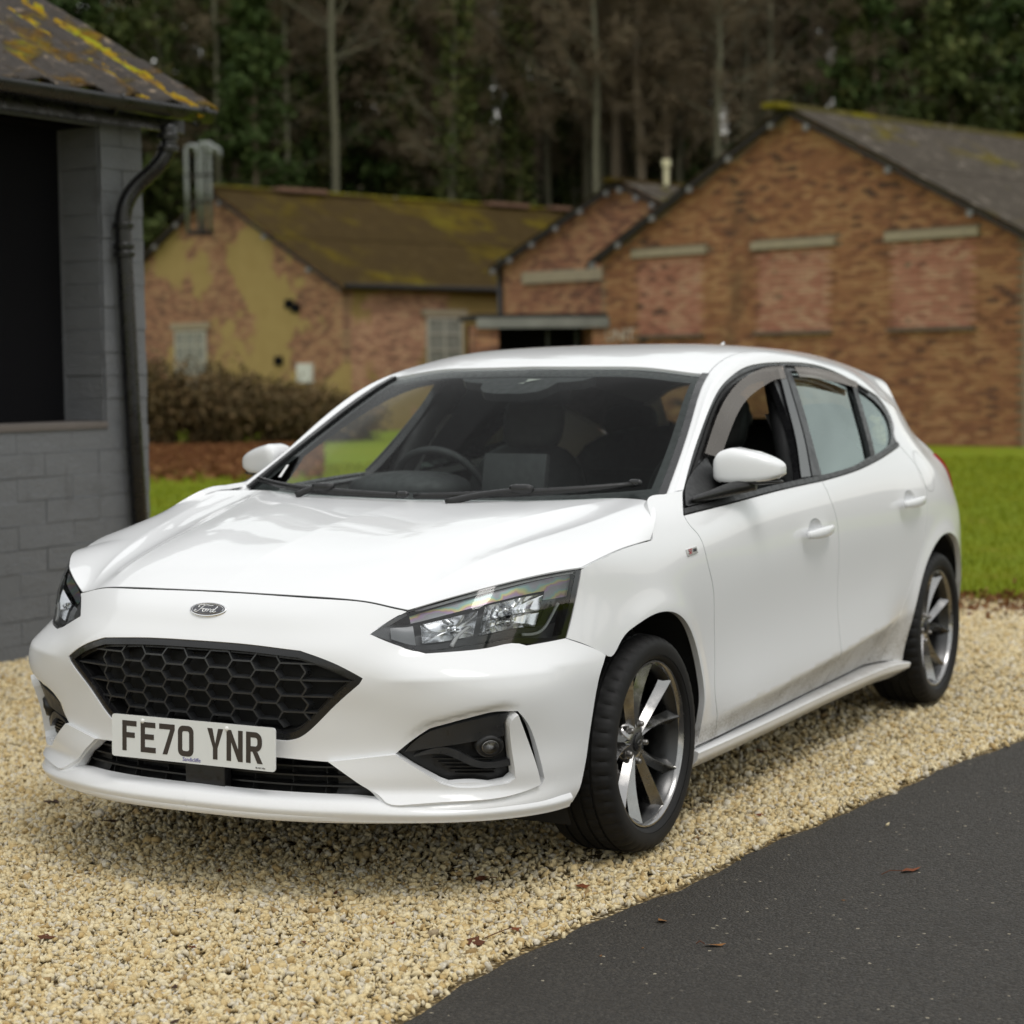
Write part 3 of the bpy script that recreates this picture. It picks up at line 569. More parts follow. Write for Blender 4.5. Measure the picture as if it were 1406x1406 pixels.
REDB=((.09,.050,.040),(.27,.12,.075),(.36,.175,.10),(.42,.25,.135)); TANB=((.065,.046,.038),(.25,.112,.062),(.33,.160,.080),(.42,.24,.120))
LIN=plain('concrete_lintel',(.31,.26,.18),.9,var=.25,bump=.2,scale=6); ROOFD=plain('dark_timber',(.018,.014,.012),.85,var=.3); CLIP=plain('grey_clip',(.16,.155,.155),.7)
def bbuild(name,org,label,W2,eave,ridge,length,wallmat,roofmat,sidemat=None,rise=.0,group='brick workshop buildings behind the lawn',w0=None,w1=None,roofargs=(.146,.022)):
    root=empty(name,org,label,'building',group); Pn=lambda u,v,z: tuple(WV*u+AV*v+A([0,0,z])); w0=-W2 if w0 is None else w0; w1=W2 if w1 is None else w1
    top=lambda u: eave+(ridge-eave)*(1-abs(u)/W2)
    us=[w0]+([0] if w0<0<w1 else [])+[w1]; pl=[(w0,-.3)]+[(u,top(u)-.02) for u in us]+[(w1,-.3)]
    gw=MB().prism(pl,lambda p,d:Pn(p[0],d,p[1]),.25).build('gable_wall',wallmat,root)
    for u in (w0,w1): MB().add([Pn(u,.251,-.3),Pn(u,length,-.3),Pn(u,length,top(u)-.03),Pn(u,.251,top(u)-.03)],[(0,1,2,3)]).build('side_wall',sidemat or wallmat,root)
    MB().add([Pn(p[0],length,p[1]) for p in pl],[tuple(range(len(pl)))]).build('gable_wall',wallmat,root)
    for sg in (-1,1):
        ue=W2+.22 if sg>0 else -W2-.22
        if (sg>0 and w1<W2): ue=w1
        if (sg<0 and w0>-W2): ue=w0
        sl=(ridge-eave)/W2
        def pt(a,b,h): return Pn(ue*b,-.22+a,ridge+.03-sl*abs(ue)*b+h)
        for kk,(b0,b1) in enumerate(((0,.52),(.49,1.0))):
            V=[];ns=int((length+.22)/roofargs[0]*6);bs=np.linspace(b0,b1,9)
            for a in np.linspace(0,length+.22,ns):
                for b in bs: V.append(pt(a,b,math.cos(a/roofargs[0]*2*math.pi)*roofargs[1]+(.02 if kk==0 else 0)+.03*math.sin(a*.7+kk)*0))
            MB().add(V,[(i*9+j,(i+1)*9+j,(i+1)*9+j+1,i*9+j+1) for i in range(ns-1) for j in range(8)]).build('roof_slope',roofmat,root,smooth=True)
        MB().add([pt(-.02,0,-.05),pt(-.02,1,-.05),pt(-.02,1,-.13),pt(-.02,0,-.13),pt(.03,0,-.05),pt(.03,1,-.05),pt(.03,1,-.13),pt(.03,0,-.13)],[(0,1,2,3),(7,6,5,4),(0,4,5,1),(3,2,6,7),(1,5,6,2)]).build('bargeboard',ROOFD,root)
        for b in ((.06,.26,.45,.64,.82,.96) if sg<0 else (.10,.45,.78)): MB().box(pt(-.03,b,-.16),(.10,.10,.11)).build('purlin_end',CLIP,root)
    return root,Pn,gw,top
R1=mossy('lichen_cement_roof',(.038,.032,.026),(.095,.080,.062),((.07,.055,.008),(.11,.085,.010),(.10,.095,.012)),-.03,.9,streak=(.27,.235,.19))
R2=mossy('moss_covered_roof',(.028,.017,.006),(.065,.042,.010),((.050,.034,.004),(.085,.060,.004),(.105,.085,.006)),.06,.8,streak=(.085,.060,.026))
MORT=plain('lime_mortar',(.20,.145,.09),.95,var=.3,scale=3)
O1=ld(5.23,37.0)
b1,P1,gw1,top1=bbuild('brick_building',O1,'large brick gable with three bricked-up windows beyond the lawn on the right',4.86,3.58,6.06,17,MORT,R1)
# real bricks on the near gable
def bricktone(name,cols):
    m=M_(name); a=m.new('Attribute'); a.attribute_name='tint'; g=m.new('NewGeometry'); n=m.noise(m.pos(),.55,4,.6); f=m.math('ADD',m.math('MULTIPLY',a.outputs['Fac'],.55),m.math('MULTIPLY',n,.50)); c=m.ramp(f,[(.20,cols[0]),(.32,cols[1]),(.58,cols[2]),(.85,cols[3])]); st=m.noise(m.pos(scale=(1,1,.5)),.9,5,.6); c=m.mixc(m.maprange(st,.56,.72,0,.55),c,(.13,.080,.045)); m.set(base=c,rough=.9,spec=.15); m.bump(m.noise(m.pos(),30,4),.5,.01); return m.m
BT=bricktone('tan_brick',TANB); BR=bricktone('red_infill_brick',((.08,.050,.042),(.33,.14,.095),(.42,.20,.135),(.48,.29,.19)))
WINS=[(-3.02,1.00,'a'),(0.02,1.00,'b'),(3.05,1.0,'c')]; WZ0,WZ1=2.02,3.52
def brick_variants(mat,n=8,w=.212):
    o=[]
    for k in range(n):
        b=MB().box((0,0,0),(w,.04,.064)); q=b.build('brick',mat); 
        for v in q.data.vertices: v.co+=Vector((random.gauss(0,.003),random.gauss(0,.003),random.gauss(0,.0025)))
        at=q.data.attributes.new('tint','FLOAT','POINT'); at.data.foreach_set('value',np.full(8,(k+.5)/n,np.float32)); o.append(q.data); bpy.data.objects.remove(q)
    return o
bv=brick_variants(BT); bvh=brick_variants(BT,4,.100); bvi=brick_variants(BR)
cells=[]
for r in range(-2,82):
    z=.0375+r*.075
    for i in range(-24,25):
        u=i*.225+(.1125 if r%2 else 0)
        if abs(u)>4.80 or z>top1(u)-.09: continue
        inf=any(abs(u-c)<.86 and WZ0<z<WZ1 for c,_,_ in WINS)
        if any(abs(u-c)<1.0 and WZ1<=z<WZ1+.20 for c,_,_ in WINS): continue
        cells.append((u,z,inf))
cells.sort(key=lambda c:-c[0]+abs(c[1]-2.6)*.25)
MW=Matrix.Identity(4)
for i in range(3):
    for j,v in enumerate((WV,AV,A([0,0,1.]))): MW[i][j]=v[i]
hand=MB(); tv=[]; fmi=[]; base=A([(sx_,sy_,sz_) for sz_ in(-1,1) for sx_,sy_ in((-1,-1),(1,-1),(1,1),(-1,1))],float)*A([.106,.02,.032])
FB_=[(3,2,1,0),(4,5,6,7),(0,1,5,4),(1,2,6,5),(2,3,7,6),(3,0,4,7)]
for k,(u,z,inf) in enumerate(cells):
    dep=(.012 if inf else -.004)+random.uniform(-.006,.006)
    if k<300:
        o=bpy.data.objects.new('brick',random.choice(bvi if inf else bv)); COL.objects.link(o); o.parent=gw1; o.matrix_local=Matrix.Translation(Vector(WV*u+AV*dep+A([0,0,z])))@MW
    else:
        hand.add([tuple(WV*(u+v[0])+AV*(dep+v[1])+A([0,0,z+v[2]])) for v in base+rng.normal(0,.0025,(8,3))],FB_,1 if inf else 0); tv+=[random.random()]*8
o=mesh('brick',hand.V,hand.F,[BT,BR],gw1,fm=hand.fm); at=o.data.attributes.new('tint','FLOAT','POINT'); at.data.foreach_set('value',A(tv,np.float32)); o['kind']='stuff'
for c,w,_ in WINS:
    MB().box(P1(c,-.01,WZ1+.10),(1.92,.16,.15),np.stack([WV,AV,A([0,0,1.])],1)).build('lintel',LIN,b1); MB().box(P1(c,-.03,WZ0-.04),(1.8,.16,.06),np.stack([WV,AV,A([0,0,1.])],1)).build('window_sill',plain('stone_sill',(.12,.09,.065),.9),b1)
for u,z in((-1.55,3.62),(1.6,3.72)): MB().lathe([(0,-.05),(.10,-.05),(.11,-.03),(.0,-.031)],12,'z').build('wall_vent',ROOFD,b1).matrix_local=Matrix.Translation(Vector(P1(u,-.05,z)))@MW@Matrix.Rotation(R_(90),4,'X')
MB().box(P1(0,8,6.09),(.32,17.4,.10),np.stack([WV,AV,A([0,0,1.])],1)).build('ridge_cap',mossy('ridge_moss',(.08,.07,.03),(.11,.09,.03),((.11,.09,.008),(.17,.14,.010),(.14,.15,.012)),.1,.8),b1)
text('painted_lettering','UNIT',.34,plain('white_paint_lettering',(.55,.50,.42),.8),gw1,Matrix.Translation(Vector(P1(-4.35,-.031,2.02)))@MW@Matrix.Rotation(R_(90),4,'X'),.002)
O2=ld(2.45,43.0)
RB2=brickmat('red_brick_wall',REDB,(.16,.12,.085),WV,AV)
b2,P2,gw2,top2=bbuild('brick_building',O2,'smaller red brick gable between the large gable and the moss-roofed range',3.75,3.75,5.33,14,RB2,R1,w1=1.35)
MB().box(P2(-1.75,-.02,3.42),(2.6,.14,.26),np.stack([WV,AV,A([0,0,1.])],1)).build('lintel',LIN,b2)
MB().tube([P2(0.35,1.0,5.3),P2(.35,1.0,5.72)],.06,8).tube([P2(0.35,1.0,5.7),P2(.35,1.0,5.85)],.10,8).build('glare_spot_post',plain('pale_glare_spot',(.62,.58,.36),.6),b2,smooth='auto')  # made-up pale post standing in for a bright glare spot above the ridge
MB().box(P2(0,6.5,5.36),(.3,14,.09),np.stack([WV,AV,A([0,0,1.])],1)).build('ridge_cap',R2,b2)
MB().tube([P2(-3.80,-.05,3.9),P2(-3.80,-.05,0)],.06,10).build('downpipe',PIPE,b2,smooth=True)
MSL=np.stack([ldv(1,.18),ldv(-.18,1),A([0,0,1.])],1); pc=ld(.47,41.2)
porch=empty('entrance_porch',pc,'flat-roofed porch with pale worn fascia over a dark doorway between the gables','porch')
CON=plain('worn_concrete',(.20,.20,.185),.9,var=.5,scale=2.5,bump=.3)
MB().box((0,0,2.43),(2.75,2.2,.10),MSL).build('roof_slab',ROOFD,porch); MB().box(tuple(MSL@A([0,-1.12,2.30])),(2.70,.05,.20),MSL).build('fascia',CON,porch)
for s,w in ((-1.12,.45),(1.18,.30)): MB().box(tuple(MSL@A([s,-.55,1.0])),(w,1.0,2.5),MSL).build('side_wall',RB2,porch)
MB().box(tuple(MSL@A([0,.5,1.0])),(2.6,.05,2.6),MSL).build('door',DARKIN,porch); 
for s in (.25,.85): MB().box(tuple(MSL@A([s,-.3,1.0])),(.05,.05,2.3),MSL).build('post',GREYW:=plain('grey_frame',(.06,.065,.07),.6),porch)
O3=ld(-7.29,50.0)
RB3=brickmat('rendered_brick_gable',((.12,.070,.052),(.30,.15,.092),(.38,.20,.12),(.44,.28,.15)),(.13,.095,.065),WV,AV,(.575,(.31,.215,.080),(.42,.31,.13)))
RB3S=brickmat('brick_side_wall',((.18,.10,.07),(.40,.21,.135),(.48,.27,.17),(.52,.34,.20)),(.13,.095,.065),AV,WV,(.60,(.24,.165,.055),(.33,.235,.095)))
b3,P3,gw3,top3=bbuild('brick_building',O3,'long low brick range with a moss-covered roof behind the bush',4.93,3.42,5.92,14.5,RB3,R2,RB3S)
GL_=plain('dusty_panes',(.22,.22,.19),.35,var=.3,scale=4); WF=plain('pale_window_frame',(.42,.40,.34),.7)
def window(root,Pf,u,v,z0,w,h,face,nx,ny,name='window'):
    "framed multi-pane window on the gable (face 0) or the right-hand side wall (face 1)"
    ax,nx_,=(WV,-AV) if face==0 else (AV,WV); Mf=np.stack([ax,nx_,A([0,0,1.])],1); c=A(Pf(u,v,z0+h/2))
    f=MB()
    for s in(-1,1): f.box(c+ax*s*(w/2-.03),(.06,.08,h),Mf).box(c+A([0,0,s*(h/2-.03)]),(w-.12,.078,.06),Mf)
    for i in range(1,nx): f.box(c+ax*(-w/2+w*i/nx),(.045,.074,h-.12),Mf)
    for j in range(1,ny): f.box(c+A([0,0,-h/2+h*j/ny]),(w-.12,.070,.045),Mf)
    fr=f.build(name,WF,root)
    for i in range(nx):
        for j in range(ny): MB().box(c+ax*(-w/2+w*(i+.5)/nx)+A([0,0,-h/2+h*(j+.5)/ny]),(w/nx-.05,.03,h/ny-.05),Mf).build('pane',GL_,fr)
    MB().box(c+A([0,0,h/2+.12]),(w+.3,.10,.16),Mf).build('lintel',LIN,fr); return fr
window(b3,P3,-1.15,-.02,.95,1.35,1.5,0,3,4); 
w_=WV*4.93; 
for v,w in ((3.15,1.15),(5.9,.6)): window(b3,P3,4.95,v,1.1,w,1.55,1,2,4)
sgn=MB().box(P3(3.55,-.04,1.35),(.55,.10,.45),np.stack([WV,AV,A([0,0,1.])],1)).build('meter_box',plain('white_box',(.62,.62,.58),.6),b3)
for u,z in ((2.95,3.0),(3.2,2.9),(2.5,1.65)): MB().box(P3(u,-.02,z),(.28,.08,.22),np.stack([WV,AV,A([0,0,1.])],1)).build('wall_hole',DARKIN,b3)
MB().box(P3(0,7,5.95),(.34,14.6,.10),np.stack([WV,AV,A([0,0,1.])],1)).build('ridge_cap',R2,b3)
MB().tube([P3(-.12,-.1,5.98),P3(-.12,14,5.98)],.09,6).build('ridge_moss',mossy('bright_ridge_moss',(.10,.085,.012),(.14,.12,.015),((.11,.09,.006),(.19,.17,.008),(.20,.20,.012)),.2,1.2),b3,smooth=True)
for v in (2.2,3.0,9.5,10.3,12.0): MB().box(P3(.1,v,6.02),(.34,.75,.10),np.stack([WV,AV,A([0,0,1.])],1)).build('ridge_tile',plain('clay_ridge',(.17,.095,.06),.9,var=.3),b3)
MB().tube([P3(5.2,-.1,3.34),P3(5.2,12,3.34)],.07,8).build('gutter',ROOFD,b3,smooth=True)
# bundle of swan-neck pipes on the far gable
vp=empty('vent_pipe_bundle',ld(-7.55,49.2,4.85),'cluster of pale swan-neck pipes standing on the far gable','vent pipes'); PG=plain('galvanised_pipe',(.20,.215,.205),.35,metal=.5,var=.2)
MB().box((0,0,-.05),(.55,.4,.10)).build('bracket',ROOFD,vp)
for k,(o_,h) in enumerate(((-.30,2.05),(-.02,2.1),(.10,2.1),(.26,2.0))):
    b=RT*o_; e=RT*.26; P=[A([b[0],b[1],0]),A([b[0],b[1],h*.5]),A([b[0],b[1],h-.12])]+[A([b[0]+e[0]*(1-math.cos(a))/2,b[1]+e[1]*(1-math.cos(a))/2,h-.12+.14*math.sin(a)]) for a in np.linspace(.3,math.pi,8)]+[A([b[0]+e[0],b[1]+e[1],h-.26])]
    MB().tube(P,.052,8).build('pipe',PG,vp,smooth=True)
for z in(.7,1.35): MB().box((0,0,z),(.62,.10,.06),np.stack([A([*RT,0]),A([*FW,0]),A([0,0,1.])],1)).build('pipe_clamp',ROOFD,vp)
# ------------------------------------------------------------------ vegetation
def leafmat(name,a,b,c):
    m=M_(name); at=m.new('Attribute'); at.attribute_name='tint'; oi=m.new('ObjectInfo'); cc=m.ramp(at.outputs['Fac'],[(0,a),(.55,b),(1,c)]); cc=m.mixc(m.math('MULTIPLY',oi.outputs['Random'],.45),cc,tuple(v*.6 for v in b)); m.set(base=cc,rough=.75,spec=.15); return m.m
BARK=plain('bark',(.125,.098,.064),.95,var=.35,scale=3,bump=.4); BARKG=plain('mossy_bark',(.13,.125,.080),.95,var=.35,scale=2,bump=.4)
EV=leafmat('evergreen_leaves',(.022,.040,.011),(.050,.080,.020),(.100,.125,.035)); IVY=leafmat('ivy_leaves',(.030,.042,.012),(.065,.085,.022),(.13,.13,.04)); TWIG=leafmat('bare_twigs',(.085,.064,.036),(.14,.105,.062),(.20,.16,.10)); BUSHM=leafmat('bramble_leaves',(.07,.052,.022),(.12,.085,.038),(.19,.12,.055))
def leafquads(name,P,sz,mat,parent,asp=.55,tint=None):
    n=len(P); R=randrot(n); q=A([(-1,-asp,0),(1,-asp,0),(1,asp,0),(-1,asp,0)],float); V=np.einsum('nij,kj->nki',R,q)*np.broadcast_to(sz,(n,))[:,None,None]+P[:,None,:]
    o=mesh(name,V.reshape(-1,3),np.arange(4*n).reshape(-1,4),mat,parent); at=o.data.attributes.new('tint','FLOAT','POINT'); t=rng.random(n) if tint is None else tint; at.data.foreach_set('value',np.repeat(t,4).astype(np.float32)); return o
def trunk(h,r,lean=.03):
    n=10; P=[(rng.normal(0,lean)*i*.3,rng.normal(0,lean)*i*.3,h*i/(n-1)-.5*(i==0)) for i in range(n)]; return A(P),np.linspace(r,r*.12,n)
def evergreen(h,w,nlimb,nleaf,label,mat=None,low=.08):
    root=empty('evergreen_tree',(0,0,0),label,'tree'); P,r=trunk(h,.22); mb=MB().tube(P,r,8); L_=[];T=[]
    for i in range(nlimb):
        t=low+(1-low)*(i+rng.random())/nlimb; z=h*t; rad=w*(1-t)**.75*rng.uniform(.55,1.1)+.25; a=rng.uniform(0,6.28); b=A([np.interp(z,P[:,2],P[:,0]),np.interp(z,P[:,2],P[:,1]),z]); e=b+A([math.cos(a)*rad,math.sin(a)*rad,rng.uniform(-.25,.10)*rad]); mb.tube([b,(b+e)/2+A([0,0,.1*rad]),e],[.05,.03,.01],4)
        k=int(nleaf/nlimb); s=rng.random(k)**.6; c=b+(e-b)*s[:,None]; L_.append(c+rng.normal(0,1,(k,3))*A([.26,.26,.18])*(.5+rad*.22)); T.append(np.clip(rng.normal(.45+.25*(rng.random()-.5),.2,k),0,1))
    mb.build('trunk',BARK,root,smooth=True); leafquads('crown',np.concatenate(L_),rng.uniform(.07,.15,sum(map(len,L_))),mat or EV,root,tint=np.concatenate(T)); return root
def baretree(h,r,nb,label,ivy=0,bark=None):
    root=empty('bare_tree',(0,0,0),label,'tree'); P,rr=trunk(h,r,.05); mb=MB().tube(P,rr,8); tw=[]
    for i in range(nb):
        z=h*(.40+.58*rng.random()); b=A([np.interp(z,P[:,2],P[:,0]),np.interp(z,P[:,2],P[:,1]),z]); a=rng.uniform(0,6.28); ln=rng.uniform(.07,.17)*h*(1.15-z/h); e=b+A([math.cos(a)*ln,math.sin(a)*ln,ln*rng.uniform(.2,.9)]); mid=(b+e)/2+rng.normal(0,.08*ln,3); mb.tube([b,mid,e],[.026,.018,.008],4,caps=False)
        for j in range(6):
            s=rng.uniform(.3,1); c=b+(e-b)*s; d=(e-b)*rng.uniform(.2,.5)+rng.normal(0,.22*ln,3); f=c+d; mb.tube([c,(c+f)/2+rng.normal(0,.04*ln,3),f],[.016,.011,.005],3,caps=False)
            tw.append(c+d*rng.random((14,1))+rng.normal(0,.10*ln,(14,3)))
    mb.build('trunk',bark or BARK,root,smooth=True); tw=np.concatenate(tw); o=leafquads('crown',tw,rng.uniform(.12,.30,len(tw)),TWIG,root,asp=.045)
    if ivy:
        k=ivy; z=rng.random(k)**1.2*h*.75; a=rng.uniform(0,6.28,k); q=np.stack([np.interp(z,P[:,2],P[:,0])+np.cos(a)*(.22+rng.random(k)*.45),np.interp(z,P[:,2],P[:,1])+np.sin(a)*(.22+rng.random(k)*.45),z],1); leafquads('ivy',q,rng.uniform(.06,.12,k),IVY,root)
    return root
def tcopy(root,loc,rz,s,label=None,group=None):
    c=root.copy(); COL.objects.link(c); c.location=loc; c.rotation_euler=(0,0,rz); c.scale=(s,s,s*rng.uniform(.9,1.12))
    for ch in root.children: d=ch.copy(); COL.objects.link(d); d.parent=c
    if label: c['label']=label
    if group: c['group']=group
    return c
GT='trees on the wooded bank behind the buildings'
LE='dark evergreen tree among the wood behind the workshops'; LB='bare grey-brown tree trunk among the wood behind the workshops'; LI='ivy-clad leafless tree among the wood behind the workshops'
protoE=[evergreen(15,3.6,80,9000,LE),evergreen(17,3.0,90,9000,LE),evergreen(12,4.2,70,9000,LE,IVY)]
protoB=[baretree(19,.20,46,LB),baretree(21,.16,40,LB,0,BARKG),baretree(17,.24,50,LB),baretree(18,.2,42,LI,2600,BARKG),baretree(20,.22,46,LI,4200)]
def plant(p,l,d,s=1,first={}):
    z=float(hill(ld(l,d))[0])-.15; k=id(p)
    if k not in first: first[k]=1; p.location=ld(l,d,z); p.rotation_euler=(0,0,rng.uniform(0,6.28)); p.scale=(s,)*3; p['group']=GT; return p
    return tcopy(p,ld(l,d,z),rng.uniform(0,6.28),s,None,GT)
# dark conifers to the left, thin bare stems in the middle, ivy and evergreens at the right
for l,d,k,s in ((-15.5,60,0,1.0),(-13.2,64,1,1.05),(-11.5,60,2,1.0),(-9.6,66,0,1.1),(-8.4,62.5,2,1.05),(-6.6,67,1,1.05),(-17.5,66,1,1.1),(-12.5,71,2,1.15),(-9.0,73,0,1.1),(-5.6,72,2,1.1),(-16,75,0,1.2),(-4.2,66.5,0,.85),
  (14.2,52,2,.95),(17,55,0,1.0),(15.6,60,1,1.05),(12.8,58,2,.95),(18.8,63,0,1.1),(11.4,63,0,.9),(21,70,1,1.15),(14,68,2,1.1),(9.3,66,2,.8),(10.5,75,2,1.05),(17.5,76,0,1.1),(22,80,1,1.2),(-20,80,1,1.2),(-14,84,2,1.2),(22,92,0,1.2),(-20,92,0,1.2),(-7.4,59,1,.8),(-2.2,68,2,.8),(2.6,70,0,.75),(6.2,70,1,.8),(-13.5,57,0,.9)): plant(protoE[k],l,d,s)
for i in range(120):
    d=60+36*rng.random(); l=rng.uniform(-.12,.20)*d if i%5 else rng.uniform(-.27,.27)*d
    if l>8 and d<60: continue
    plant(protoB[rng.choice(5,p=[.25,.25,.2,.17,.13])],l,d,rng.uniform(.8,1.12))
# undergrowth on the bank: one uncountable mass
n=26000; d=58+42*rng.random(n); l=rng.uniform(-.30,.30,n)*d; P=np.stack([*(CAM[:2]+l[:,None]*RT+d[:,None]*FW).T,np.zeros(n)],1); P[:,2]=hill(P)+rng.random(n)**2*2.6; o=leafquads('undergrowth',P,rng.uniform(.10,.24,n),leafmat('undergrowth_leaves',(.040,.038,.016),(.085,.070,.032),(.13,.095,.05)),None); tag(o,kind='stuff')
n=36000; d=92+16*rng.random(n); l=rng.uniform(-.34,.34,n)*d; P=np.stack([*(CAM[:2]+l[:,None]*RT+d[:,None]*FW).T,np.zeros(n)],1); hgt=3.8-1.6*sstep(4,14,l)+2.6*np.sin(l*.31)+1.6*np.sin(l*.83+1); P[:,2]=hill(P)+rng.random(n)**.8*hgt; o=leafquads('far_wood',P,rng.uniform(.14,.34,n),leafmat('far_wood_leaves',(.055,.055,.028),(.095,.090,.050),(.14,.12,.075)),None); tag(o,kind='stuff')
# brambles before the far gable and leaf litter at their foot
def shrub(l,d,w,h,n,label):
    root=empty('bramble_bush',ld(l,d,0),label,'bush','brown bushes before the far gable'); st=MB(); Q=[]
    for i in range(46):
        a=rng.uniform(0,6.28); r=w*rng.random()**.6; e=A([math.cos(a)*r,math.sin(a)*r*.7,h*rng.uniform(.5,1.05)*(1-.35*(r/w)**2)]); b=e*A([.35,.35,0]); m_=(b+e)/2+A([0,0,.25*h]); st.tube([b,m_,e],[.012,.009,.004],4,caps=False); k=n//46; t=rng.random((k,1)); Q.append(b+(e-b)*t+A([0,0,.2*h])*np.sin(t*3.14)+rng.normal(0,.16,(k,3)))
    st.build('stems',BARK,root); Q=np.concatenate(Q); Q[:,2]=np.maximum(Q[:,2],.02); leafquads('foliage',Q,rng.uniform(.025,.06,len(Q)),BUSHM,root); return root
shrub(-6.9,38.2,1.5,1.65,7000,'brown bramble bush beside the garage corner, leftmost of four'); shrub(-5.7,39.0,1.6,1.5,8000,'olive-brown bramble bush left of the meter box before the far gable'); shrub(-4.5,39.8,1.5,1.15,6500,'low brown bramble bush below the white meter box'); shrub(-3.4,40.8,1.2,.8,4000,'lowest bramble bush nearest the car roof, rightmost of four')
n=14000; d=25+13*rng.random(n)**.6; l=rng.uniform(-.200,-.095,n)*d; ok=(rng.random(n)<np.clip((d-24)/6,0,1)); d,l=d[ok],l[ok]; P=np.stack([*(CAM[:2]+l[:,None]*RT+d[:,None]*FW).T,np.full(len(d),-.022)],1); P[:,2]+=rng.random(len(d))*.03; k=5000; X=-6.15+rng.normal(0,.28,k); Y=rng.uniform(-4.5,1.7,k); P=np.concatenate([P,np.stack([X,Y,.004+rng.random(k)*.025],1)]); o=leafquads('leaf_litter',P,np.r_[rng.uniform(.03,.07,len(d)),rng.uniform(.008,.020,k)],leafmat('litter_leaves',(.10,.035,.014),(.17,.07,.025),(.24,.12,.045)),None); tag(o,kind='stuff')
# open field trees on the near side of the path (mirrored in the car's glass)
GO='trees standing beyond the path opposite the car'
for x,y,k,s in ((-24,46,0,.7),(-38,52,2,.75),(-9,60,1,.7),(14,55,0,.8),(34,42,2,.8)): tcopy(protoE[k],(x,y,-.1),rng.uniform(0,6),s,'dark evergreen standing alone beyond the path opposite the car',GO)

def label_trees():
    marks=((300,'behind the vent pipes'),(480,'above the left half of the moss roof'),(690,'above the right half of the moss roof'),(830,'above the small gable\'s left slope'),(960,'above the small gable\'s ridge'),(1090,'above the large gable\'s left slope'),(1250,'above the large gable\'s peak'),(1500,'above the lichened roof at right'))
    T={}
    for o in COL.objects:
        if o.get('group')!=GT: continue
        q=A(o.location)[:2]-CAM[:2]; l,d=q@RT,q@FW; px=703+2739*l/d; kind={'evergreen_tree':'dark evergreen','bare_tree':'bare thin-stemmed tree'}[o.name.split('.')[0]]; 
        if 'ivy' in o['label']: kind='ivy-clad leafless tree'
        T.setdefault((kind,next((m for x,m in marks if px<x),'beyond the right edge of the roofs')),[]).append((d,o))
    for (k,m),v in T.items():
        v.sort(key=lambda t:t[0])
        for i,(d,o) in enumerate(v):
            o['label']=(f'foremost {k} {m}' if i==0 else f'second {k} {m}, further back' if i==1 and len(v)>2 else f'{k} deeper in the wood {m}')
label_trees()
for (x,y,w_),o in zip(((-24,46,'second from the car\'s rear'),(-38,52,'farthest to the rear'),(-9,60,'tallest, abreast of the car'),(14,55,'ahead of the car'),(34,42,'farthest ahead of the car')),[o for o in COL.objects if o.get('group')==GO]): o['label']='lone dark evergreen beyond the path opposite, '+w_
# ================================================================== THE CAR
def paint():
    m=M_('white_paint'); p=m.co(); s=m.sep(p)
    n=m.noise(p,7,6,.65); n2=m.noise(p,160,3,.6)
    zz=m.math('ADD',s[2],m.math('MULTIPLY',s[0],.061)); low=m.math('MAXIMUM',m.maprange(zz,.306,.262),m.math('MULTIPLY',m.maprange(s[2],.42,.24),.35)); f=m.math('MULTIPLY',low,m.maprange(n,.35,.75,.50,.95)); f=m.math('MULTIPLY',f,m.maprange(n2,.3,.65,.35,1)); f=m.math('MULTIPLY',f,m.maprange(s[0],.1,-.45,.16,1)); f=m.math('MULTIPLY',f,m.maprange(s[2],.238,.262,.22,1))
    m.set(base=m.mixc(f,(.77,.777,.787),(.22,.19,.145)),rough=m.maprange(f,0,.5,.35,.6),coat=m.maprange(f,0,.5,.75,.1),coatr=.02,spec=.2); m.b.inputs['Coat IOR'].default_value=1.4; return m.m
PAINT=paint()
BLACK=plain('black_plastic',(.007,.007,.0075),.42,var=.2,scale=60,bump=.03)
GLOSSB=plain('gloss_black',(.008,.008,.009),.09,coat=.5)
TRIM=plain('satin_black_trim',(.010,.010,.011),.28,var=.1,scale=20)
GREYT=plain('grey_trim',(.026,.027,.029),.38,var=.1)
DARK=plain('underbody_black',(.006,.006,.006),.8)
CABIN=plain('cabin_black',(.013,.013,.014),.62,var=.25,scale=40,bump=.1)
CABING=plain('cabin_grey',(.16,.16,.16),.8)
CHROME=plain('chrome',(.78,.78,.78),.08,metal=1)
SILVER=plain('reflector_silver',(.78,.79,.80),.18,metal=1)
GUN=plain('gunmetal_alloy',(.30,.295,.29),.20,metal=1,coat=.4,var=.05,scale=25)
BARREL=plain('dark_alloy_barrel',(.07,.07,.07),.35,metal=1,var=.15,scale=15)
STEEL=plain('brake_steel',(.30,.29,.28),.4,metal=1,var=.2,scale=50)
LENS=glass('lamp_lens',(.93,.94,.95),1.5)
WGLASS=glass('windscreen_glass',(.90,.96,.94),1.10)
SGLASS=glass('side_glass',(.66,.76,.72),1.66,.13,tg=(.86,.98,.95))
SMOKE=glass('smoked_acrylic',(.46,.42,.39),1.5,.10,.06,tg=(.80,.72,.67))
RED=plain('tail_lamp_red',(.45,.008,.008),.12,coat=1)
AMBER=plain('indicator_lens',(.55,.50,.42),.15,coat=1)
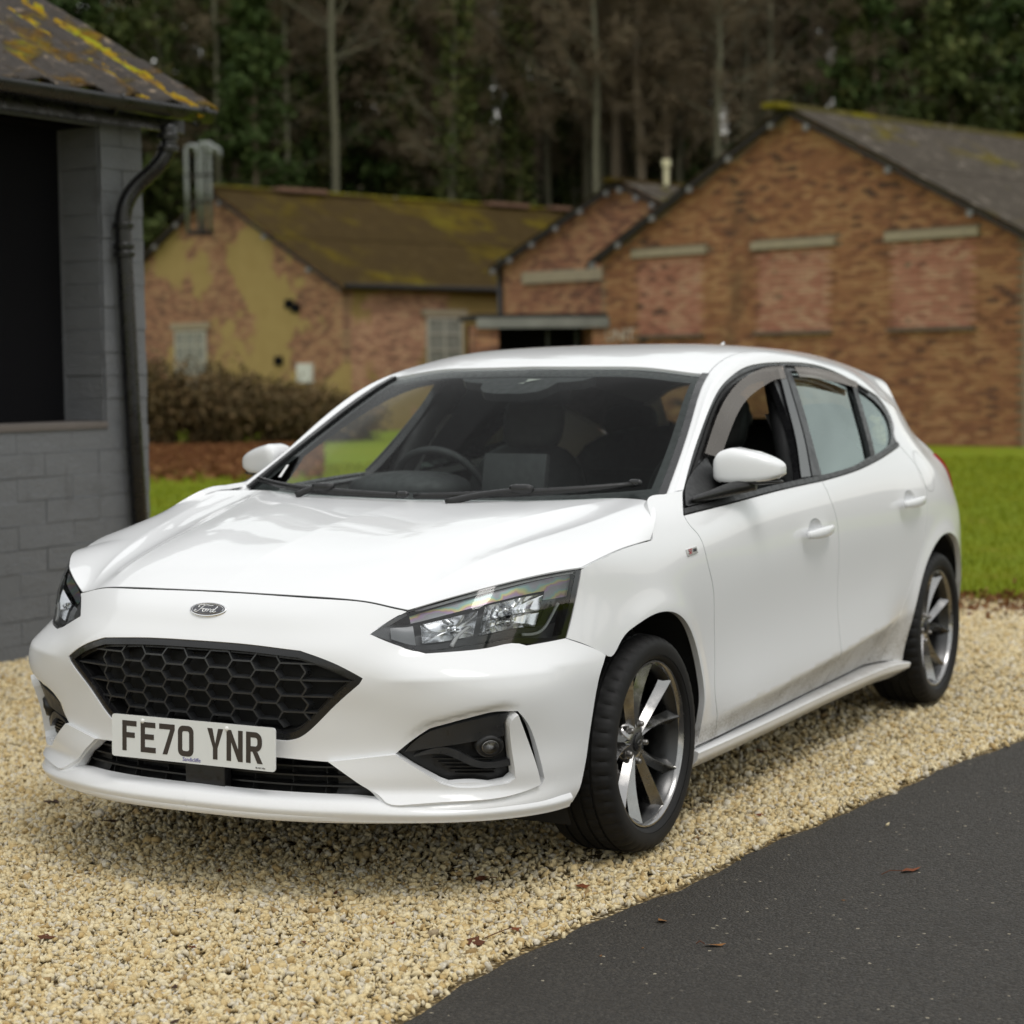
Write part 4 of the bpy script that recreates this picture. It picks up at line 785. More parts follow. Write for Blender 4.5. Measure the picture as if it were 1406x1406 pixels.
def rainbow():  # rainbow sheen of polarised light on the lens, painted into the base colour
    m=M_('painted_rainbow'); s=m.sep(m.co()); d=m.math('ADD',m.math('MULTIPLY',s[2],26),m.math('MULTIPLY',s[1],-7)); n=m.noise(m.co('Object',(5,5,5)),2.0,3,.5,.8); f=m.math('FRACT',m.math('ADD',d,m.math('MULTIPLY',n,2.2)))
    c=m.ramp(f,[(0,(.22,.22,.225)),(.20,(.27,.19,.29)),(.30,(.32,.21,.18)),(.40,(.40,.34,.16)),(.48,(.30,.35,.17)),(.58,(.19,.31,.29)),(.74,(.24,.245,.26)),(1,(.22,.22,.225))]); m.set(base=c,rough=.3,metal=.5); return m.m
RAINBOW=rainbow()
def rubber():
    m=M_('tyre_rubber'); p=m.co(); n=m.noise(p,22,5,.6); d=m.vor(p,150); g=m.maprange(d,.0,.09,1,0); g=m.math('MULTIPLY',g,m.maprange(m.noise(p,9,3),.52,.62))
    m.set(base=m.mixc(g,m.mixc(n,(.006,.006,.0065),(.015,.0145,.014)),(.42,.37,.28)),rough=.62,spec=.25); m.bump(m.noise(p,120,3),.12,.002); return m.m
RUBBER=rubber()
car=empty('parked_car',(0,0,-.012),'white five-door hatchback parked on the pale gravel, front wheels beside the tarmac path','car')
SM=side_map
# --- bonnet
E1=[(0,(.690,.523,.750)),(.05,(.640,.592,.774)),(.1,(.583,.660,.7955)),(.175,(.528,.711,.8105)),(.25,(.472,.755,.8225)),(.34,(.394,.802,.8325)),(.42,(.318,0,.835))]
E2=[(.42,(.318,0,.835)),(.52,(.235,0,.8545)),(.62,(.155,0,.867)),(.74,(.09,0,.8735)),(.82,(.045,0,.8765)),(1,(-.035,0,.880))]
E1=[(u,(x,y or side(x,z)[0]-.001,z)) for u,(x,y,z) in E1]; E2=[(u,(x,side(x,z)[0]-.001,z)) for u,(x,y,z) in E2]
def hood_edge(u):
    u=np.atleast_1d(A(u,float)); k1,p1=zip(*E1); k2,p2=zip(*E2); return np.where((u<.42)[:,None],nat_w(k1,u)@A(p1),nat_w(k2,u)@A(p2))
def hood_pt(u,v):
    u=np.atleast_1d(A(u,float)); v=np.broadcast_to(A(v,float),u.shape); w=sstep(.66,1,v)[:,None]; P=HOOD(u,v)+(hood_edge(u)-HOOD(u,np.ones(len(u))))*w
    f=sstep(0,.1,u)*(1-sstep(.88,1.0,u)); P[:,2]+=f*(.0045*np.exp(-np.abs(v-.5)/.035)+.0040*np.exp(-np.abs(v-.7)/.045)); return P
class _H:
    def __call__(s,u,v): return hood_pt(u,v)
    nrm=Grid.nrm
HG=_H()
def fair_hood(nu=110,nv=120):
    "sample the bonnet, fair it lengthwise so reflections run clean, then press the two crease lines into it"
    u,v=np.meshgrid(np.linspace(.004,.997,nu),np.linspace(0,.9965,nv),indexing='ij'); u=u.ravel(); v=v.ravel()
    w=sstep(.66,1,v)[:,None]; P=(HOOD(u,v)+(hood_edge(u)-HOOD(u,np.ones(len(u))))*w).reshape(nu,nv,3); E0=P[:,-1].copy()
    for _ in range(260):
        Q=P.copy(); Q[1:-1]=.5*P[1:-1]+.25*(P[:-2]+P[2:]); P=Q
    P+=((E0-P[:,-1])[:,None,:])*(sstep(.7,1,np.linspace(0,.9965,nv))[None,:,None])
    for _ in range(14):
        Q=P.copy(); Q[:,1:-1]=.5*P[:,1:-1]+.25*(P[:,:-2]+P[:,2:]); P=Q
    f=(sstep(.02,.16,u)*(1-sstep(.86,1.0,u))).reshape(nu,nv); vv=v.reshape(nu,nv); P[...,2]+=f*(.0050*np.exp(-np.abs(vv-.5)/.035)+.0042*np.exp(-np.abs(vv-.7)/.045))
    a=np.gradient(P,axis=0); b=np.gradient(P,axis=1); N=np.cross(a,b); N/=np.linalg.norm(N,axis=2,keepdims=True)+1e-12; N*=np.sign(N[...,2:]); i=np.arange(nu*nv).reshape(nu,nv)
    F=np.stack([i[:-1,:-1],i[1:,:-1],i[1:,1:],i[:-1,1:]],-1).reshape(-1,4); V=P.reshape(-1,3); N=N.reshape(-1,3); n=np.cross(V[F[:,1]]-V[F[:,0]],V[F[:,3]]-V[F[:,0]])
    if (n*N[F[:,0]]).sum()<0: F=F[:,::-1]
    return V,F,N
V,F,N=fair_hood(); V[np.abs(V[:,1])<1e-6,1]=0
hood=emit('bonnet',(V,F,N),PAINT,car,'sym',.014)
SEAM=plain('shut_line_shade',(.012,.012,.012),.8)  # dark tubes along the bonnet edge draw the shade of its shut lines
for nm_,uu,vv in (('bonnet_gap_shade',np.full(40,-.002),np.linspace(0,1,40)),('bonnet_gap_shade',np.linspace(-.002,.985,70),np.full(70,1.004))):
    P_=HG(np.clip(uu,0,1),np.minimum(vv,1))-A([0,0,.0042 if len(uu)>40 else .0022]); pair(nm_,MB().tube(P_,0.0026 if len(uu)==40 else .0020,6),SEAM,hood,smooth=True)
# --- front bumper (skin with openings for the upper grille, lower grille and fog lamp pockets)
GR=path(tz((0,.669),(.149,.667),(.311,.658)),tz((.311,.658),(.402,.628),(.461,.593)),tz((.461,.593),(.452,.578)),tz((.452,.578),(.395,.522),(.335,.462),(.316,.447),(.29,.433),(.256,.426)),tz((.256,.426),(.143,.428),(0,.428)),closed=False,step=.012)
LG=path(tz((0,.384),(.242,.382),(.37,.376)),tz((.37,.376),(.504,.278)),tz((.504,.278),(.379,.279),(.175,.279),(0,.279)),closed=False,step=.014)
FOG=path(tz((.523,.399),(.56,.432),(.597,.457)),tz((.597,.457),(.683,.484),(.745,.499),(.772,.500)),tz((.772,.5),(.789,.473),(.82,.386),(.838,.312)),tz((.838,.312),(.829,.295),(.815,.293)),tz((.815,.293),(.765,.329)),tz((.765,.329),(.754,.319),(.70,.3185),(.634,.320)),tz((.634,.320),(.616,.328),(.523,.399)),step=.012)
LBOT=[(.771,.465,.697),(.748,.529,.669),(.717,.593,.647),(.649,.671,.650),(.594,.715,.655),(.538,.752,.660),(.52,.771,.652),(.401,.822,.660)]
def to_tz(P):
    P=A(P,float); T=np.linspace(0,1,600); o=[]
    for p in P:
        q=FRONT(np.full(600,p[2]),T); o.append((T[((q[:,:2]-p[:2])**2).sum(1).argmin()]*TS,p[2]))
    return o
lb=to_tz(LBOT)
hf=HOOD(np.zeros(9),np.linspace(0,1,9)); hft=to_tz(hf-A([0,0,.002])); hft[0]=(0,hft[0][1])
bump_out=path([(0,.235),(.43*TS,.229),(.69*TS,.225),(.90*TS,.222),(.98*TS,.226)],tz((.98,.226),(1.0,.326),(.985,.481),(.975,.602)),[(.975*TS,.602),(.925*TS,.635),lb[-1]],[lb[-1],lb[-2]],[lb[6],lb[5],lb[4],lb[3],lb[2]],[lb[2],lb[1],lb[0]],[lb[0],to_tz([(.735,.495,.724)])[0],hft[-1]],hft[::-1],step=.018)
half=np.concatenate([GR[:1]*0+A([[0,GR[0,1]]]),GR[1:]])
# centre-line openings: the half outline steps round them
top=hft[0][1]
full=np.concatenate([bump_out,[[0,top]],half,LG,[[0,.235]]])
full=full[np.r_[True,np.linalg.norm(np.diff(full,axis=0),axis=1)>1e-5]]
if np.linalg.norm(full[0]-full[-1])<1e-5: full=full[:-1]
# the strip between upper and lower grille is bounded by the centre line as well
vfn=cdt(full,[FOG],front_map(),.013)
def snap(vfn):
    V,F,N=vfn; V[np.abs(V[:,1])<2e-4,1]=0; return V,F,N
bumper=emit('front_bumper',snap(vfn),PAINT,car,'sym',.022)
# lip (splitter) below the bumper
LC=[(.925,0,.247),(.915,.16,.245),(.885,.32,.243),(.835,.452,.240),(.752,.603,.236),(.646,.721,.232),(.522,.796,.229),(.44,.822,.228),(.352,.832,.228)]
lc=nspl(LC,60); T=np.gradient(lc,axis=0); nrm=np.stack([T[:,1],-T[:,0],T[:,2]*0],1); nrm/=np.linalg.norm(nrm,axis=1,keepdims=True); nrm*=np.sign((nrm*A([1,1,0])).sum(1,keepdims=True))
hgt=np.interp(np.linspace(0,1,60),[0,.42,.5,.6,1],[1,1,.85,.75,.9])
prof=[(-.055,.052),(-.020,.046),(-.004,.036),(0.004,.024),(.004,.012),(-.004,-.004),(-.016,-.010),(-.08,-.014)]
LV=np.array([[lc[i]+nrm[i]*o+A([0,0,h*(hgt[i] if h>0 else 1)]) for o,h in prof] for i in range(60)])
spl=Grid(LV[::3]); V,F,N=gridmesh(spl,0,len(LV[::3])-1,90,0,len(prof)-1,26,out=(1,.3,0)); V[np.abs(V[:,1])<1e-4,1]=0
emit('front_splitter',(V,F,N),PAINT,car,'sym',0)
# corner blades round the fog pockets
BL=path(tz((.371,.377),(.45,.388),(.522,.3985)),tz((.522,.3985),(.617,.3255)),tz((.617,.3255),(.634,.3185),(.754,.3165)),tz((.754,.3165),(.766,.329)),tz((.766,.329),(.7535,.463)),tz((.7535,.463),(.757,.481),(.769,.495)),tz((.769,.495),(.795,.41),(.823,.302)),tz((.823,.302),(.768,.281),(.66,.273),(.548,.268)),tz((.548,.268),(.52,.272),(.503,.283)),tz((.503,.283),(.371,.377)),step=.012)
bl=cdt(BL,[],front_map(.011,True),.012); emit('bumper_blade',bl,PAINT,car,'pair',.04)
# fog pockets
FB=path(tz((.523,.399),(.56,.432),(.597,.457)),tz((.597,.457),(.683,.484),(.745,.499),(.772,.500)),tz((.772,.5),(.789,.473),(.82,.386),(.838,.312)),tz((.838,.312),(.829,.295)),tz((.829,.295),(.76,.30),(.634,.305),(.523,.399)),step=.012)
emit('fog_pocket',cdt(inset(FB,-.006),[],front_map(-.034,True),.016),BLACK,car,'pair',0)
FR1=path(tz((.54,.400),(.57,.432),(.60,.452)),tz((.60,.452),(.683,.477),(.757,.493)),tz((.757,.493),(.748,.463)),tz((.748,.463),(.752,.432)),tz((.752,.432),(.66,.418)),tz((.66,.418),(.54,.400)),step=.012)
emit('fog_bezel',cdt(FR1,[],front_map(-.012,True),.014),GREYT,car,'pair',.02)
FR2=path(tz((.56,.392),(.64,.408),(.70,.372),(.76,.372)),tz((.76,.372),(.762,.355)),tz((.762,.355),(.69,.358),(.63,.392),(.56,.388)),tz((.56,.388),(.56,.392)),step=.012)
emit('fog_bezel',cdt(FR2,[],front_map(-.010,True),.012),GREYT,car,'pair',.022)
for k in range(5):
    z=.382-.0105*k; t0,t1=.60+.012*k,.735
    sl_=path(tz((t0,z),(t1,z-.006)),tz((t1,z-.006),(t1,z-.010)),tz((t1,z-.010),(t0+.01,z-.004)),tz((t0+.01,z-.004),(t0,z)),step=.02)
    emit('fog_louvre',cdt(sl_,[],front_map(-.022,True),.02),BLACK,car,'pair',.01)
fo,fn=front_map(-.016,True)(A(tz((.722,.408)))); fo=fo[0]; fn=fn[0]
def frame(n):
    n=n/np.linalg.norm(n); a=np.cross([0,0,1.],n); a/=np.linalg.norm(a); return np.stack([a,np.cross(n,a),n],1)
def disc(r,c,n,prof,seg=24,sq=(1,1)):
    m=MB().lathe(prof,seg,'z'); M=frame(n); m.V=[tuple(A(c)+M@A([v[0]*sq[0],v[1]*sq[1],v[2]])) for v in m.V]; return m
fl=pair('fog_lamp',disc(0,fo,fn,[(.0,-.012),(.012,-.008),(.019,.004),(.021,.010),(.019,.011)],24,(1.1,.9)),STEEL,car,smooth=True)
pair('fog_lens',disc(0,fo,fn,[(.019,.011),(.012,.014),(.0,.016)],24,(1.1,.9)),LENS,fl,smooth=True)
pair('fog_lamp_ring',disc(0,fo,fn,[(.019,.010),(.027,.013),(.034,.004),(.036,-.02)],24,(1.1,.9)),BLACK,car,smooth=True)
# --- upper grille
def gfull(h):
    m=h*A([-1,1]); q=np.concatenate([h,m[::-1]]); k=np.linalg.norm(np.diff(np.r_[q,q[:1]],axis=0),axis=1)>1e-4; return q[k]
def fy(pts,off):      # (y,z) points on the front, pushed along x
    P=front_y(pts[:,0],pts[:,1]); P[:,0]+=off; return P
def yz_of(tzpts): P=FRONT(tzpts[:,1],tzpts[:,0]/TS); return P[:,1:]
GYZ=gfull(yz_of(GR)); LYZ=gfull(yz_of(LG))
def fymap(off):
    def f(p):
        P=fy(p,off); e=3e-3; a=fy(p+A([e,0]),off)-fy(p-A([e,0]),off); b=fy(p+A([0,e]),off)-fy(p-A([0,e]),off); n=np.cross(a,b); n/=np.linalg.norm(n,axis=1,keepdims=True); n*=np.sign(n[:,:1]); return P,n
    return f
grille=emit('grille',cdt(inset(GYZ,-.01),[],fymap(-.055),.03),DARK,car,'left',0)
fr=cdt(inset(GYZ,.0005),[inset(GYZ,.018)],fymap(-.004),.011); emit('grille_frame',fr,GREYT if 0 else TRIM,grille,'left',.035)
fr2=cdt(inset(GYZ,.017),[inset(GYZ,.026)],fymap(-.018),.011); emit('grille_frame_lip',fr2,BLACK,grille,'left',.03)
inn=inset(GYZ,.015)
def bar(mb,p,q,w=.0075,d=.022,off=-.014):
    p=A(p);q=A(q); n=max(2,int(np.linalg.norm(q-p)/.03)+1); L_=p+(q-p)*np.linspace(0,1,n)[:,None]; t=(q-p)/np.linalg.norm(q-p); s=A([-t[1],t[0]])*w/2
    a=fy(L_+s*.55,off);b=fy(L_-s*.55,off);c=fy(L_-s*1.35,off-d);e=fy(L_+s*1.35,off-d); V=np.stack([a,b,c,e],1).reshape(-1,3)
    F=[(i*4+j,i*4+(j+1)%4,i*4+4+(j+1)%4,i*4+4+j) for i in range(n-1) for j in range(4)]+[(3,2,1,0),(n*4-4,n*4-3,n*4-2,n*4-1)]
    mb.add(V,F)
hexm=MB(); seen=set(); ha,hb,hh,sp=.0275,.0425,.0208,.070
for i in range(-4,5):
    for j in range(-1,8):
        cy_,cz_=i*sp,.437+j*2*hh+(hh if i%2 else 0)
        vs6=[(cy_-hb,cz_),(cy_-ha,cz_+hh),(cy_+ha,cz_+hh),(cy_+hb,cz_),(cy_+ha,cz_-hh),(cy_-ha,cz_-hh)]
        for k in range(6):
            p,q=vs6[k],vs6[(k+1)%6]; key=(round((p[0]+q[0])*500),round((p[1]+q[1])*500))
            if key in seen: continue
            seen.add(key); pts=A([p,((p[0]+q[0])/2,(p[1]+q[1])/2),q])
            if inside(pts,inn).all(): bar(hexm,p,q)
for j in range(12):                       # plain bars running out to the grille's ends
    z=.437+(hh if 0 else -hh)+j*hh; ys=np.linspace(.28,.48,60); ok=inside(np.stack([ys,0*ys+z],1),inset(GYZ,.008))
    y0=4*sp+ha if (j%2==0) else 5*sp-ha-.0185
    if j%2==1: continue
    if ok.any() and ys[ok].max()>y0+.02:
        for s in(1,-1): bar(hexm,(s*(y0-.001),z),(s*ys[ok].max(),z))
hexm.build('honeycomb',GREYT,grille,smooth=False)
# --- lower grille
lg=emit('lower_grille',cdt(inset(LYZ,-.012),[],fymap(-.075),.03),DARK,car,'left',0)
for z in (.357,.334,.309):
    ys=np.linspace(0,.52,200); ok=inside(np.stack([ys,0*ys+z],1),inset(LYZ,-.004)); ym=ys[ok].max(); s_=MB(); bar(s_,(-ym,z),(ym,z),.0075,.03,-.030); s_.build('grille_slat',BLACK,lg)
for y in (-.34,-.25,-.14,-.045,.045,.14,.25,.34):
    s_=MB(); bar(s_,(y,.285),(y,.377),.005,.02,-.045); s_.build('grille_rib',DARK,lg)
for s in(1,-1):
    q=poly([(s*.365,.374),(s*.492,.281),(s*.365,.281)]); emit('grille_blank',cdt(q,[],fymap(-.05),.03),BLACK,lg,'left',.01)
x0=front_y([0],[.33])[0,0]; m=MB().box((x0-.012,.02,.322),(.03,.125,.062)); m.build('radar_sensor_cover',BLACK,lg,bevel=.004)
# --- number plate
PC=A([.893,0,.4099]); tl=-.0344; ex=A([0,1.,0]); ez=A([-math.sin(-tl) if 0 else math.sin(tl),0,math.cos(tl)]); en=A([math.cos(tl),0,-math.sin(tl)])
def plp(p,d=0): return tuple(PC+ex*p[0]+ez*p[1]+en*d)
def rrect(w,h,r,n=5):
    o=[]
    for cx,cy,a in((w/2-r,h/2-r,0),(-w/2+r,h/2-r,90),(-w/2+r,-h/2+r,180),(w/2-r,-h/2+r,270)):
        o+=[(cx+r*math.cos(R_(a+90*i/n)),cy+r*math.sin(R_(a+90*i/n))) for i in range(n+1)]
    return o
PLATE=plain('plate_acrylic',(.72,.74,.74),.22,coat=.6); INK=plain('plate_ink',(.035,.026,.022),.45)
pm=MB().prism(rrect(.52,.111,.009),lambda p,d:plp(p,d),.004); plate=pm.build('number_plate',PLATE,car)
h_,w_,s_=.079,.050,.014
def rect(x0,y0,x1,y1): return [(x0,y0),(x1,y0),(x1,y1),(x0,y1)]
def arc(cx,cy,r,a0,a1,n=8): return [(cx+r*math.cos(R_(a0+(a1-a0)*i/n)),cy+r*math.sin(R_(a0+(a1-a0)*i/n))) for i in range(n+1)]
def ribbon(P,w):
    P=A(P,float); T=np.gradient(P,axis=0); T/=np.linalg.norm(T,axis=1,keepdims=True); n=np.stack([-T[:,1],T[:,0]],1)*w/2; return P+n,P-n
H=h_;Wd=w_;S=s_
GL={'F':[rect(0,0,S,H),rect(S,H-S,Wd-.003,H),rect(S,H*.5-S*.35,Wd-.009,H*.5+S*.65)],
'E':[rect(0,0,S,H),rect(S,H-S,Wd-.002,H),rect(S,H*.5-S*.4,Wd-.007,H*.5+S*.6),rect(S,0,Wd-.001,S)],
'7':[rect(0,H-S,Wd,H),[(Wd-S*1.02,H-S),(Wd,H-S),(.026,0),(.011,0)]],
'Y':[[(0,H),(S+.002,H),(Wd/2,H*.50),(Wd/2-S/2,H*.36)],[(Wd-S-.002,H),(Wd,H),(Wd/2+S/2,H*.36),(Wd/2,H*.50)],[(Wd/2-S/2,0),(Wd/2+S/2,0),(Wd/2+S/2,H*.36),(Wd/2,H*.50),(Wd/2-S/2,H*.36)]],
'N':[rect(0,0,S,H),rect(Wd-S,0,Wd,H),[(S,H),(S,H-.03),(Wd-S,0),(Wd-S,.03)]]}
def loop(outer,inner): return ('loop',outer,inner)
r0=.017
O0=arc(Wd-r0,H-r0,r0,0,90)+arc(r0,H-r0,r0,90,180)+arc(r0,r0,r0,180,270)+arc(Wd-r0,r0,r0,270,360)
ri=.006; I0=arc(Wd-S-ri,H-S-ri,ri,0,90)+arc(S+ri,H-S-ri,ri,90,180)+arc(S+ri,S+ri,ri,180,270)+arc(Wd-S-ri,S+ri,ri,270,360)
GL['0']=[loop(O0,I0)]
ro=.021; yb=H*.42
OR=[(S,H)]+arc(Wd-ro-.001,H-ro,ro,90,0)+arc(Wd-ro-.001,yb+ro-.004,ro,0,-90)+[(S,yb-.004)]
IR=[(S,H-S)]+arc(Wd-ro-.001,H-ro,ro-S,90,0)+arc(Wd-ro-.001,yb+ro-.004,ro-S,0,-90)+[(S,yb+S-.004)]
GL['R']=[rect(0,0,S,H),('strip',OR,IR),[(S+.006,yb-.004),(S+.021,yb-.004),(Wd+.001,0),(Wd-S-.001,0)]]
pitch=.0605; x=-.241+.016
for ch in 'FE70 YNR':
    if ch==' ': x+=.033; continue
    g=MB()
    for gi,q in enumerate(GL[ch]):
        d0,d1=.004,.0046+.00012*gi
        if isinstance(q,tuple):
            _,o_,i_=q; n=len(o_); V=[plp((a+x,b-H/2+.001),d1) for a,b in o_]+[plp((a+x,b-H/2+.001),d1) for a,b in i_]; lim=n if q[0]=='loop' else n-1
            g.add(V,[(k,(k+1)%n,n+(k+1)%n,n+k) for k in range(lim)])
        else: g.prism(q,lambda p,d:plp((p[0]+x,p[1]-H/2+.001),d0+d),d1-d0)
    g.build('plate_character',INK,plate); x+=pitch
for y_,z_ in ((-.158,.0425),(.111,.0425)):
    M=frame(en); q=MB().lathe([(0,.0085),(.004,.008),(.0065,.0045),(.0065,.003)],14,'z'); q.V=[tuple(A(plp((y_,z_)))+M@A(v)) for v in q.V]; q.build('plate_screw',plain('screw_cap',(.75,.75,.73),.4),plate,smooth=True)
BLUEI=plain('plate_blue_ink',(.09,.08,.30),.5)
text('dealer_name','Sandicliffe',.0145,BLUEI,plate,Mx(A(plp((.0,-.046),.0043)),ex,ez,en))
text('plate_fine_print','BS AU 145e',.006,INK,plate,Mx(A(plp((.215,-.049),.0043)),ex,ez,en))
# --- oval badge
bc=FRONT(A([.741]),A([0.]))[0]; e=2e-3; bz=FRONT(A([.741+e]),A([0.]))[0]-FRONT(A([.741-e]),A([0.]))[0]; bz/=np.linalg.norm(bz); bn=np.cross(ex,bz); bn*=np.sign(bn[0]); 
def bp(p,d): return A(bc+ex*p[0]+bz*p[1]+bn*d-A([.9*p[0]**2,0,0]))
def oval(a,b,n=40): return [(a*math.cos(2*math.pi*i/n),b*math.sin(2*math.pi*i/n)) for i in range(n)]
def ring(mb,rings):
    n=40; V=[bp((a*math.cos(2*math.pi*i/n),b*math.sin(2*math.pi*i/n)),d) for a,b,d in rings for i in range(n)]
    F=[(k*n+i,k*n+(i+1)%n,k*n+n+(i+1)%n,k*n+n+i) for k in range(len(rings)-1) for i in range(n)]
    if rings[-1][0]<.02: pass
    mb.add(V,F); return mb
badge=ring(MB(),[(.0585,.0235,-.002),(.058,.023,.003),(.056,.0215,.005),(.0535,.0195,.0045)]).build('oval_badge',CHROME,car,smooth=True)
ring(MB(),[(.0535,.0195,.0045),(.03,.011,.0055),(.001,.0004,.006)]).build('badge_field',plain('badge_dark',(.012,.013,.02),.15,coat=1),badge,smooth=True)
ring(MB(),[(.0495,.0168,.0050),(.0488,.0163,.0056),(.0480,.0158,.0052)]).build('badge_line',CHROME,badge)
strokes=[[(-.034,-.004),(-.037,-.008),(-.031,-.011),(-.024,-.007),(-.018,.002),(-.012,.009),(-.003,.0115),(.006,.010),(.014,.0105)],[(-.026,.006),(-.030,.0035),(-.029,.007),(-.022,.0115),(-.012,.0125)],[(-.019,-.001),(-.010,.000)],
 [(-.006,-.001),(-.0115,-.004),(-.0105,-.009),(-.004,-.009),(-.001,-.004),(-.005,-.001),(.002,-.002)],[(.002,-.001),(.0055,-.002),(.003,-.010)],[(.005,-.005),(.010,-.001),(.0135,-.002)],
 [(.023,-.002),(.017,-.003),(.013,-.008),(.016,-.0105),(.021,-.007),(.027,.003),(.030,.008),(.026,-.001),(.022,-.009),(.026,-.0105),(.031,-.007)]]
lt=MB()
for s in strokes:
    q=nspl(s,max(8,len(s)*4)); lt.tube([bp(p,.0056) for p in q],.0014,6)
lt.build('badge_script',CHROME,badge,smooth=True)
# --- headlamps
LTOP=[(.766,.468,.7015),(.722,.503,.733)]+[tuple(hood_edge(u)[0]-A([0,0,.003])) for u in (.02,.1,.175,.25,.34,.418)]
LBO=[(.771,.465,.697),(.748,.529,.669),(.717,.593,.647),(.649,.671,.650),(.594,.715,.655),(.538,.752,.660),(.470,.790,.653),(.401,.822,.660)]
lp=[]
for a,b in zip(A(LBO),A(LTOP)):
    m_=(a+b)/2; bul=.012*min(1,np.linalg.norm(b-a)/.12); lp.append([a,m_*.5+(a*.75+b*.25)*.5+A([.7,.6,.1])*bul*.8,m_*.5+(a*.25+b*.75)*.5+A([.7,.6,.2])*bul,b])
LAMP=Grid(lp)
def lampmap(off):
    def f(u,v): return LAMP(u,v)+LAMP.nrm(u,v)*off
    return f
lsgn=np.sign((LAMP.nrm(A([4.]),A([1.5]))[0]*A([1,1,0])).sum())
def lampq(u0,u1,v0,v1,nu,nv,off):
    u,v=np.meshgrid(np.linspace(u0,u1,nu),np.linspace(v0,v1,nv),indexing='ij'); P=LAMP(u.ravel(),v.ravel()); n=LAMP.nrm(u.ravel(),v.ravel())*lsgn; k=sstep(.3,1.6,u.ravel())[:,None]; n=n*k+A([.70,.62,.35])*(1-k); n/=np.linalg.norm(n,axis=1,keepdims=True); return P+n*off*(.15+.85*k),n
def lampgrid(u0,u1,v0,v1,nu,nv,off):
    V,n=lampq(u0,u1,v0,v1,nu,nv,off); i=np.arange(nu*nv).reshape(nu,nv); F=np.stack([i[:-1,:-1],i[1:,:-1],i[1:,1:],i[:-1,1:]],-1).reshape(-1,4)
    c=np.cross(V[F[:,1]]-V[F[:,0]],V[F[:,3]]-V[F[:,0]]); 
    if (c*n[F[:,0]]).sum()<0: F=F[:,::-1]
    return V,F,n
lamps=emit('headlamp',lampgrid(0,7,0,3,40,16,-.055),plain('lamp_housing',(.10,.103,.106),.25,coat=.4),car,'pair',0)
emit('headlamp_lens',lampgrid(.0,7,0.0,3,60,24,.0),LENS,lamps,'pair',.0)
# dark rim round the lens edge
def lamp_edge(v0,v1,u0,u1,w,off,name,mat):
    emit(name,lampgrid(u0,u1,v0,v1,50,5,off),mat,lamps,'pair',0)
lamp_edge(0,.20,.25,7,0,.0008,'lamp_seal',GLOSSB); lamp_edge(2.93,3,.25,7,0,.0008,'lamp_seal',GLOSSB)
emit('lamp_seal',lampgrid(6.75,7,.2,2.93,6,14,.0008),GLOSSB,lamps,'pair',.02)
emit('lamp_rainbow',lampgrid(1.7,6.72,2.42,2.88,50,8,-.014),RAINBOW,lamps,'pair',0)
emit('lamp_rainbow',lampgrid(5.7,6.72,2.0,2.44,16,8,-.014),RAINBOW,lamps,'pair',0)
emit('lamp_bezel',lampgrid(.8,1.75,.5,2.2,12,8,-.012),plain('lamp_grey',(.24,.245,.25),.3,metal=.3),lamps,'pair',.0)
emit('lamp_bezel',lampgrid(1.7,5.9,.28,.55,30,5,-.016),GREYT,lamps,'pair',.03)
emit('indicator_chamber',lampgrid(5.75,6.7,.6,2.0,14,12,-.03),plain('lamp_dark_chamber',(.05,.055,.055),.15,metal=.7),lamps,'pair',.02)
def bowl(u0,u1,v0,v1,depth,nm,ribs=0,power=2.2):
    nu,nv=26,20; V,n=lampq(u0,u1,v0,v1,nu,nv,0); a,b=np.meshgrid(np.linspace(-1,1,nu),np.linspace(-1,1,nv),indexing='ij'); r=np.clip(np.maximum(np.abs(a),np.abs(b)).ravel()**power+.0*(a*b).ravel(),0,1)
    fac=.004*np.sign(np.sin(a.ravel()*ribs*3.14)) if ribs else 0
    V=V-n*(.010+depth*(1-r))[:,None]-n*np.atleast_1d(fac*(1-r)*1.0)[:,None]
    i=np.arange(nu*nv).reshape(nu,nv); F=np.stack([i[:-1,:-1],i[1:,:-1],i[1:,1:],i[:-1,1:]],-1).reshape(-1,4); c=np.cross(V[F[:,1]]-V[F[:,0]],V[F[:,3]]-V[F[:,0]])
    if (c*n[F[:,0]]).sum()<0: F=F[:,::-1]
    for s in(0,1):
        mesh(nm,V*A([1,1-2*s,1]),F if s==0 else F[:,::-1],SILVER,lamps[s],smooth=not ribs)
bowl(1.95,3.15,.62,2.15,.040,'reflector',0); bowl(3.35,5.65,1.35,2.3,.034,'reflector',7); bowl(3.35,5.65,.60,1.30,.034,'reflector',9)
b_=MB(); q,_n=lampq(2.55,2.55,1.4,1.4,1,1,-.025); 
for (u,v) in ((2.55,1.4),(4.4,1.85),(4.6,.95)):
    q,n_=lampq(u,u,v,v,1,1,-.022); b_.lathe([(0,.012),(.006,.010),(.009,.0),(.009,-.02)],14,'x',c=q[0])
pair('bulb',b_,SILVER,lamps,smooth=True)
q0,_=lampq(2.75,3.15,.35,1.3,10,2,-.008); s_=MB(); P=nspl([lampq(u,u,v,v,1,1,-.006)[0][0] for u,v in((2.62,.30),(2.72,.7),(2.98,1.15))],10); s_.tube(P,np.linspace(.006,.0035,10),8); pair('light_guide',s_,plain('white_guide',(.8,.8,.8),.2),lamps,smooth=True)
P=nspl([lampq(u,u,v,v,1,1,-.006)[0][0] for u,v in((5.2,.32),(5.9,.45),(6.15,1.0),(6.3,1.7))],16); s_=MB().tube(P,.004,8); pair('light_guide',s_,plain('grey_guide',(.5,.52,.52),.15),lamps,smooth=True)
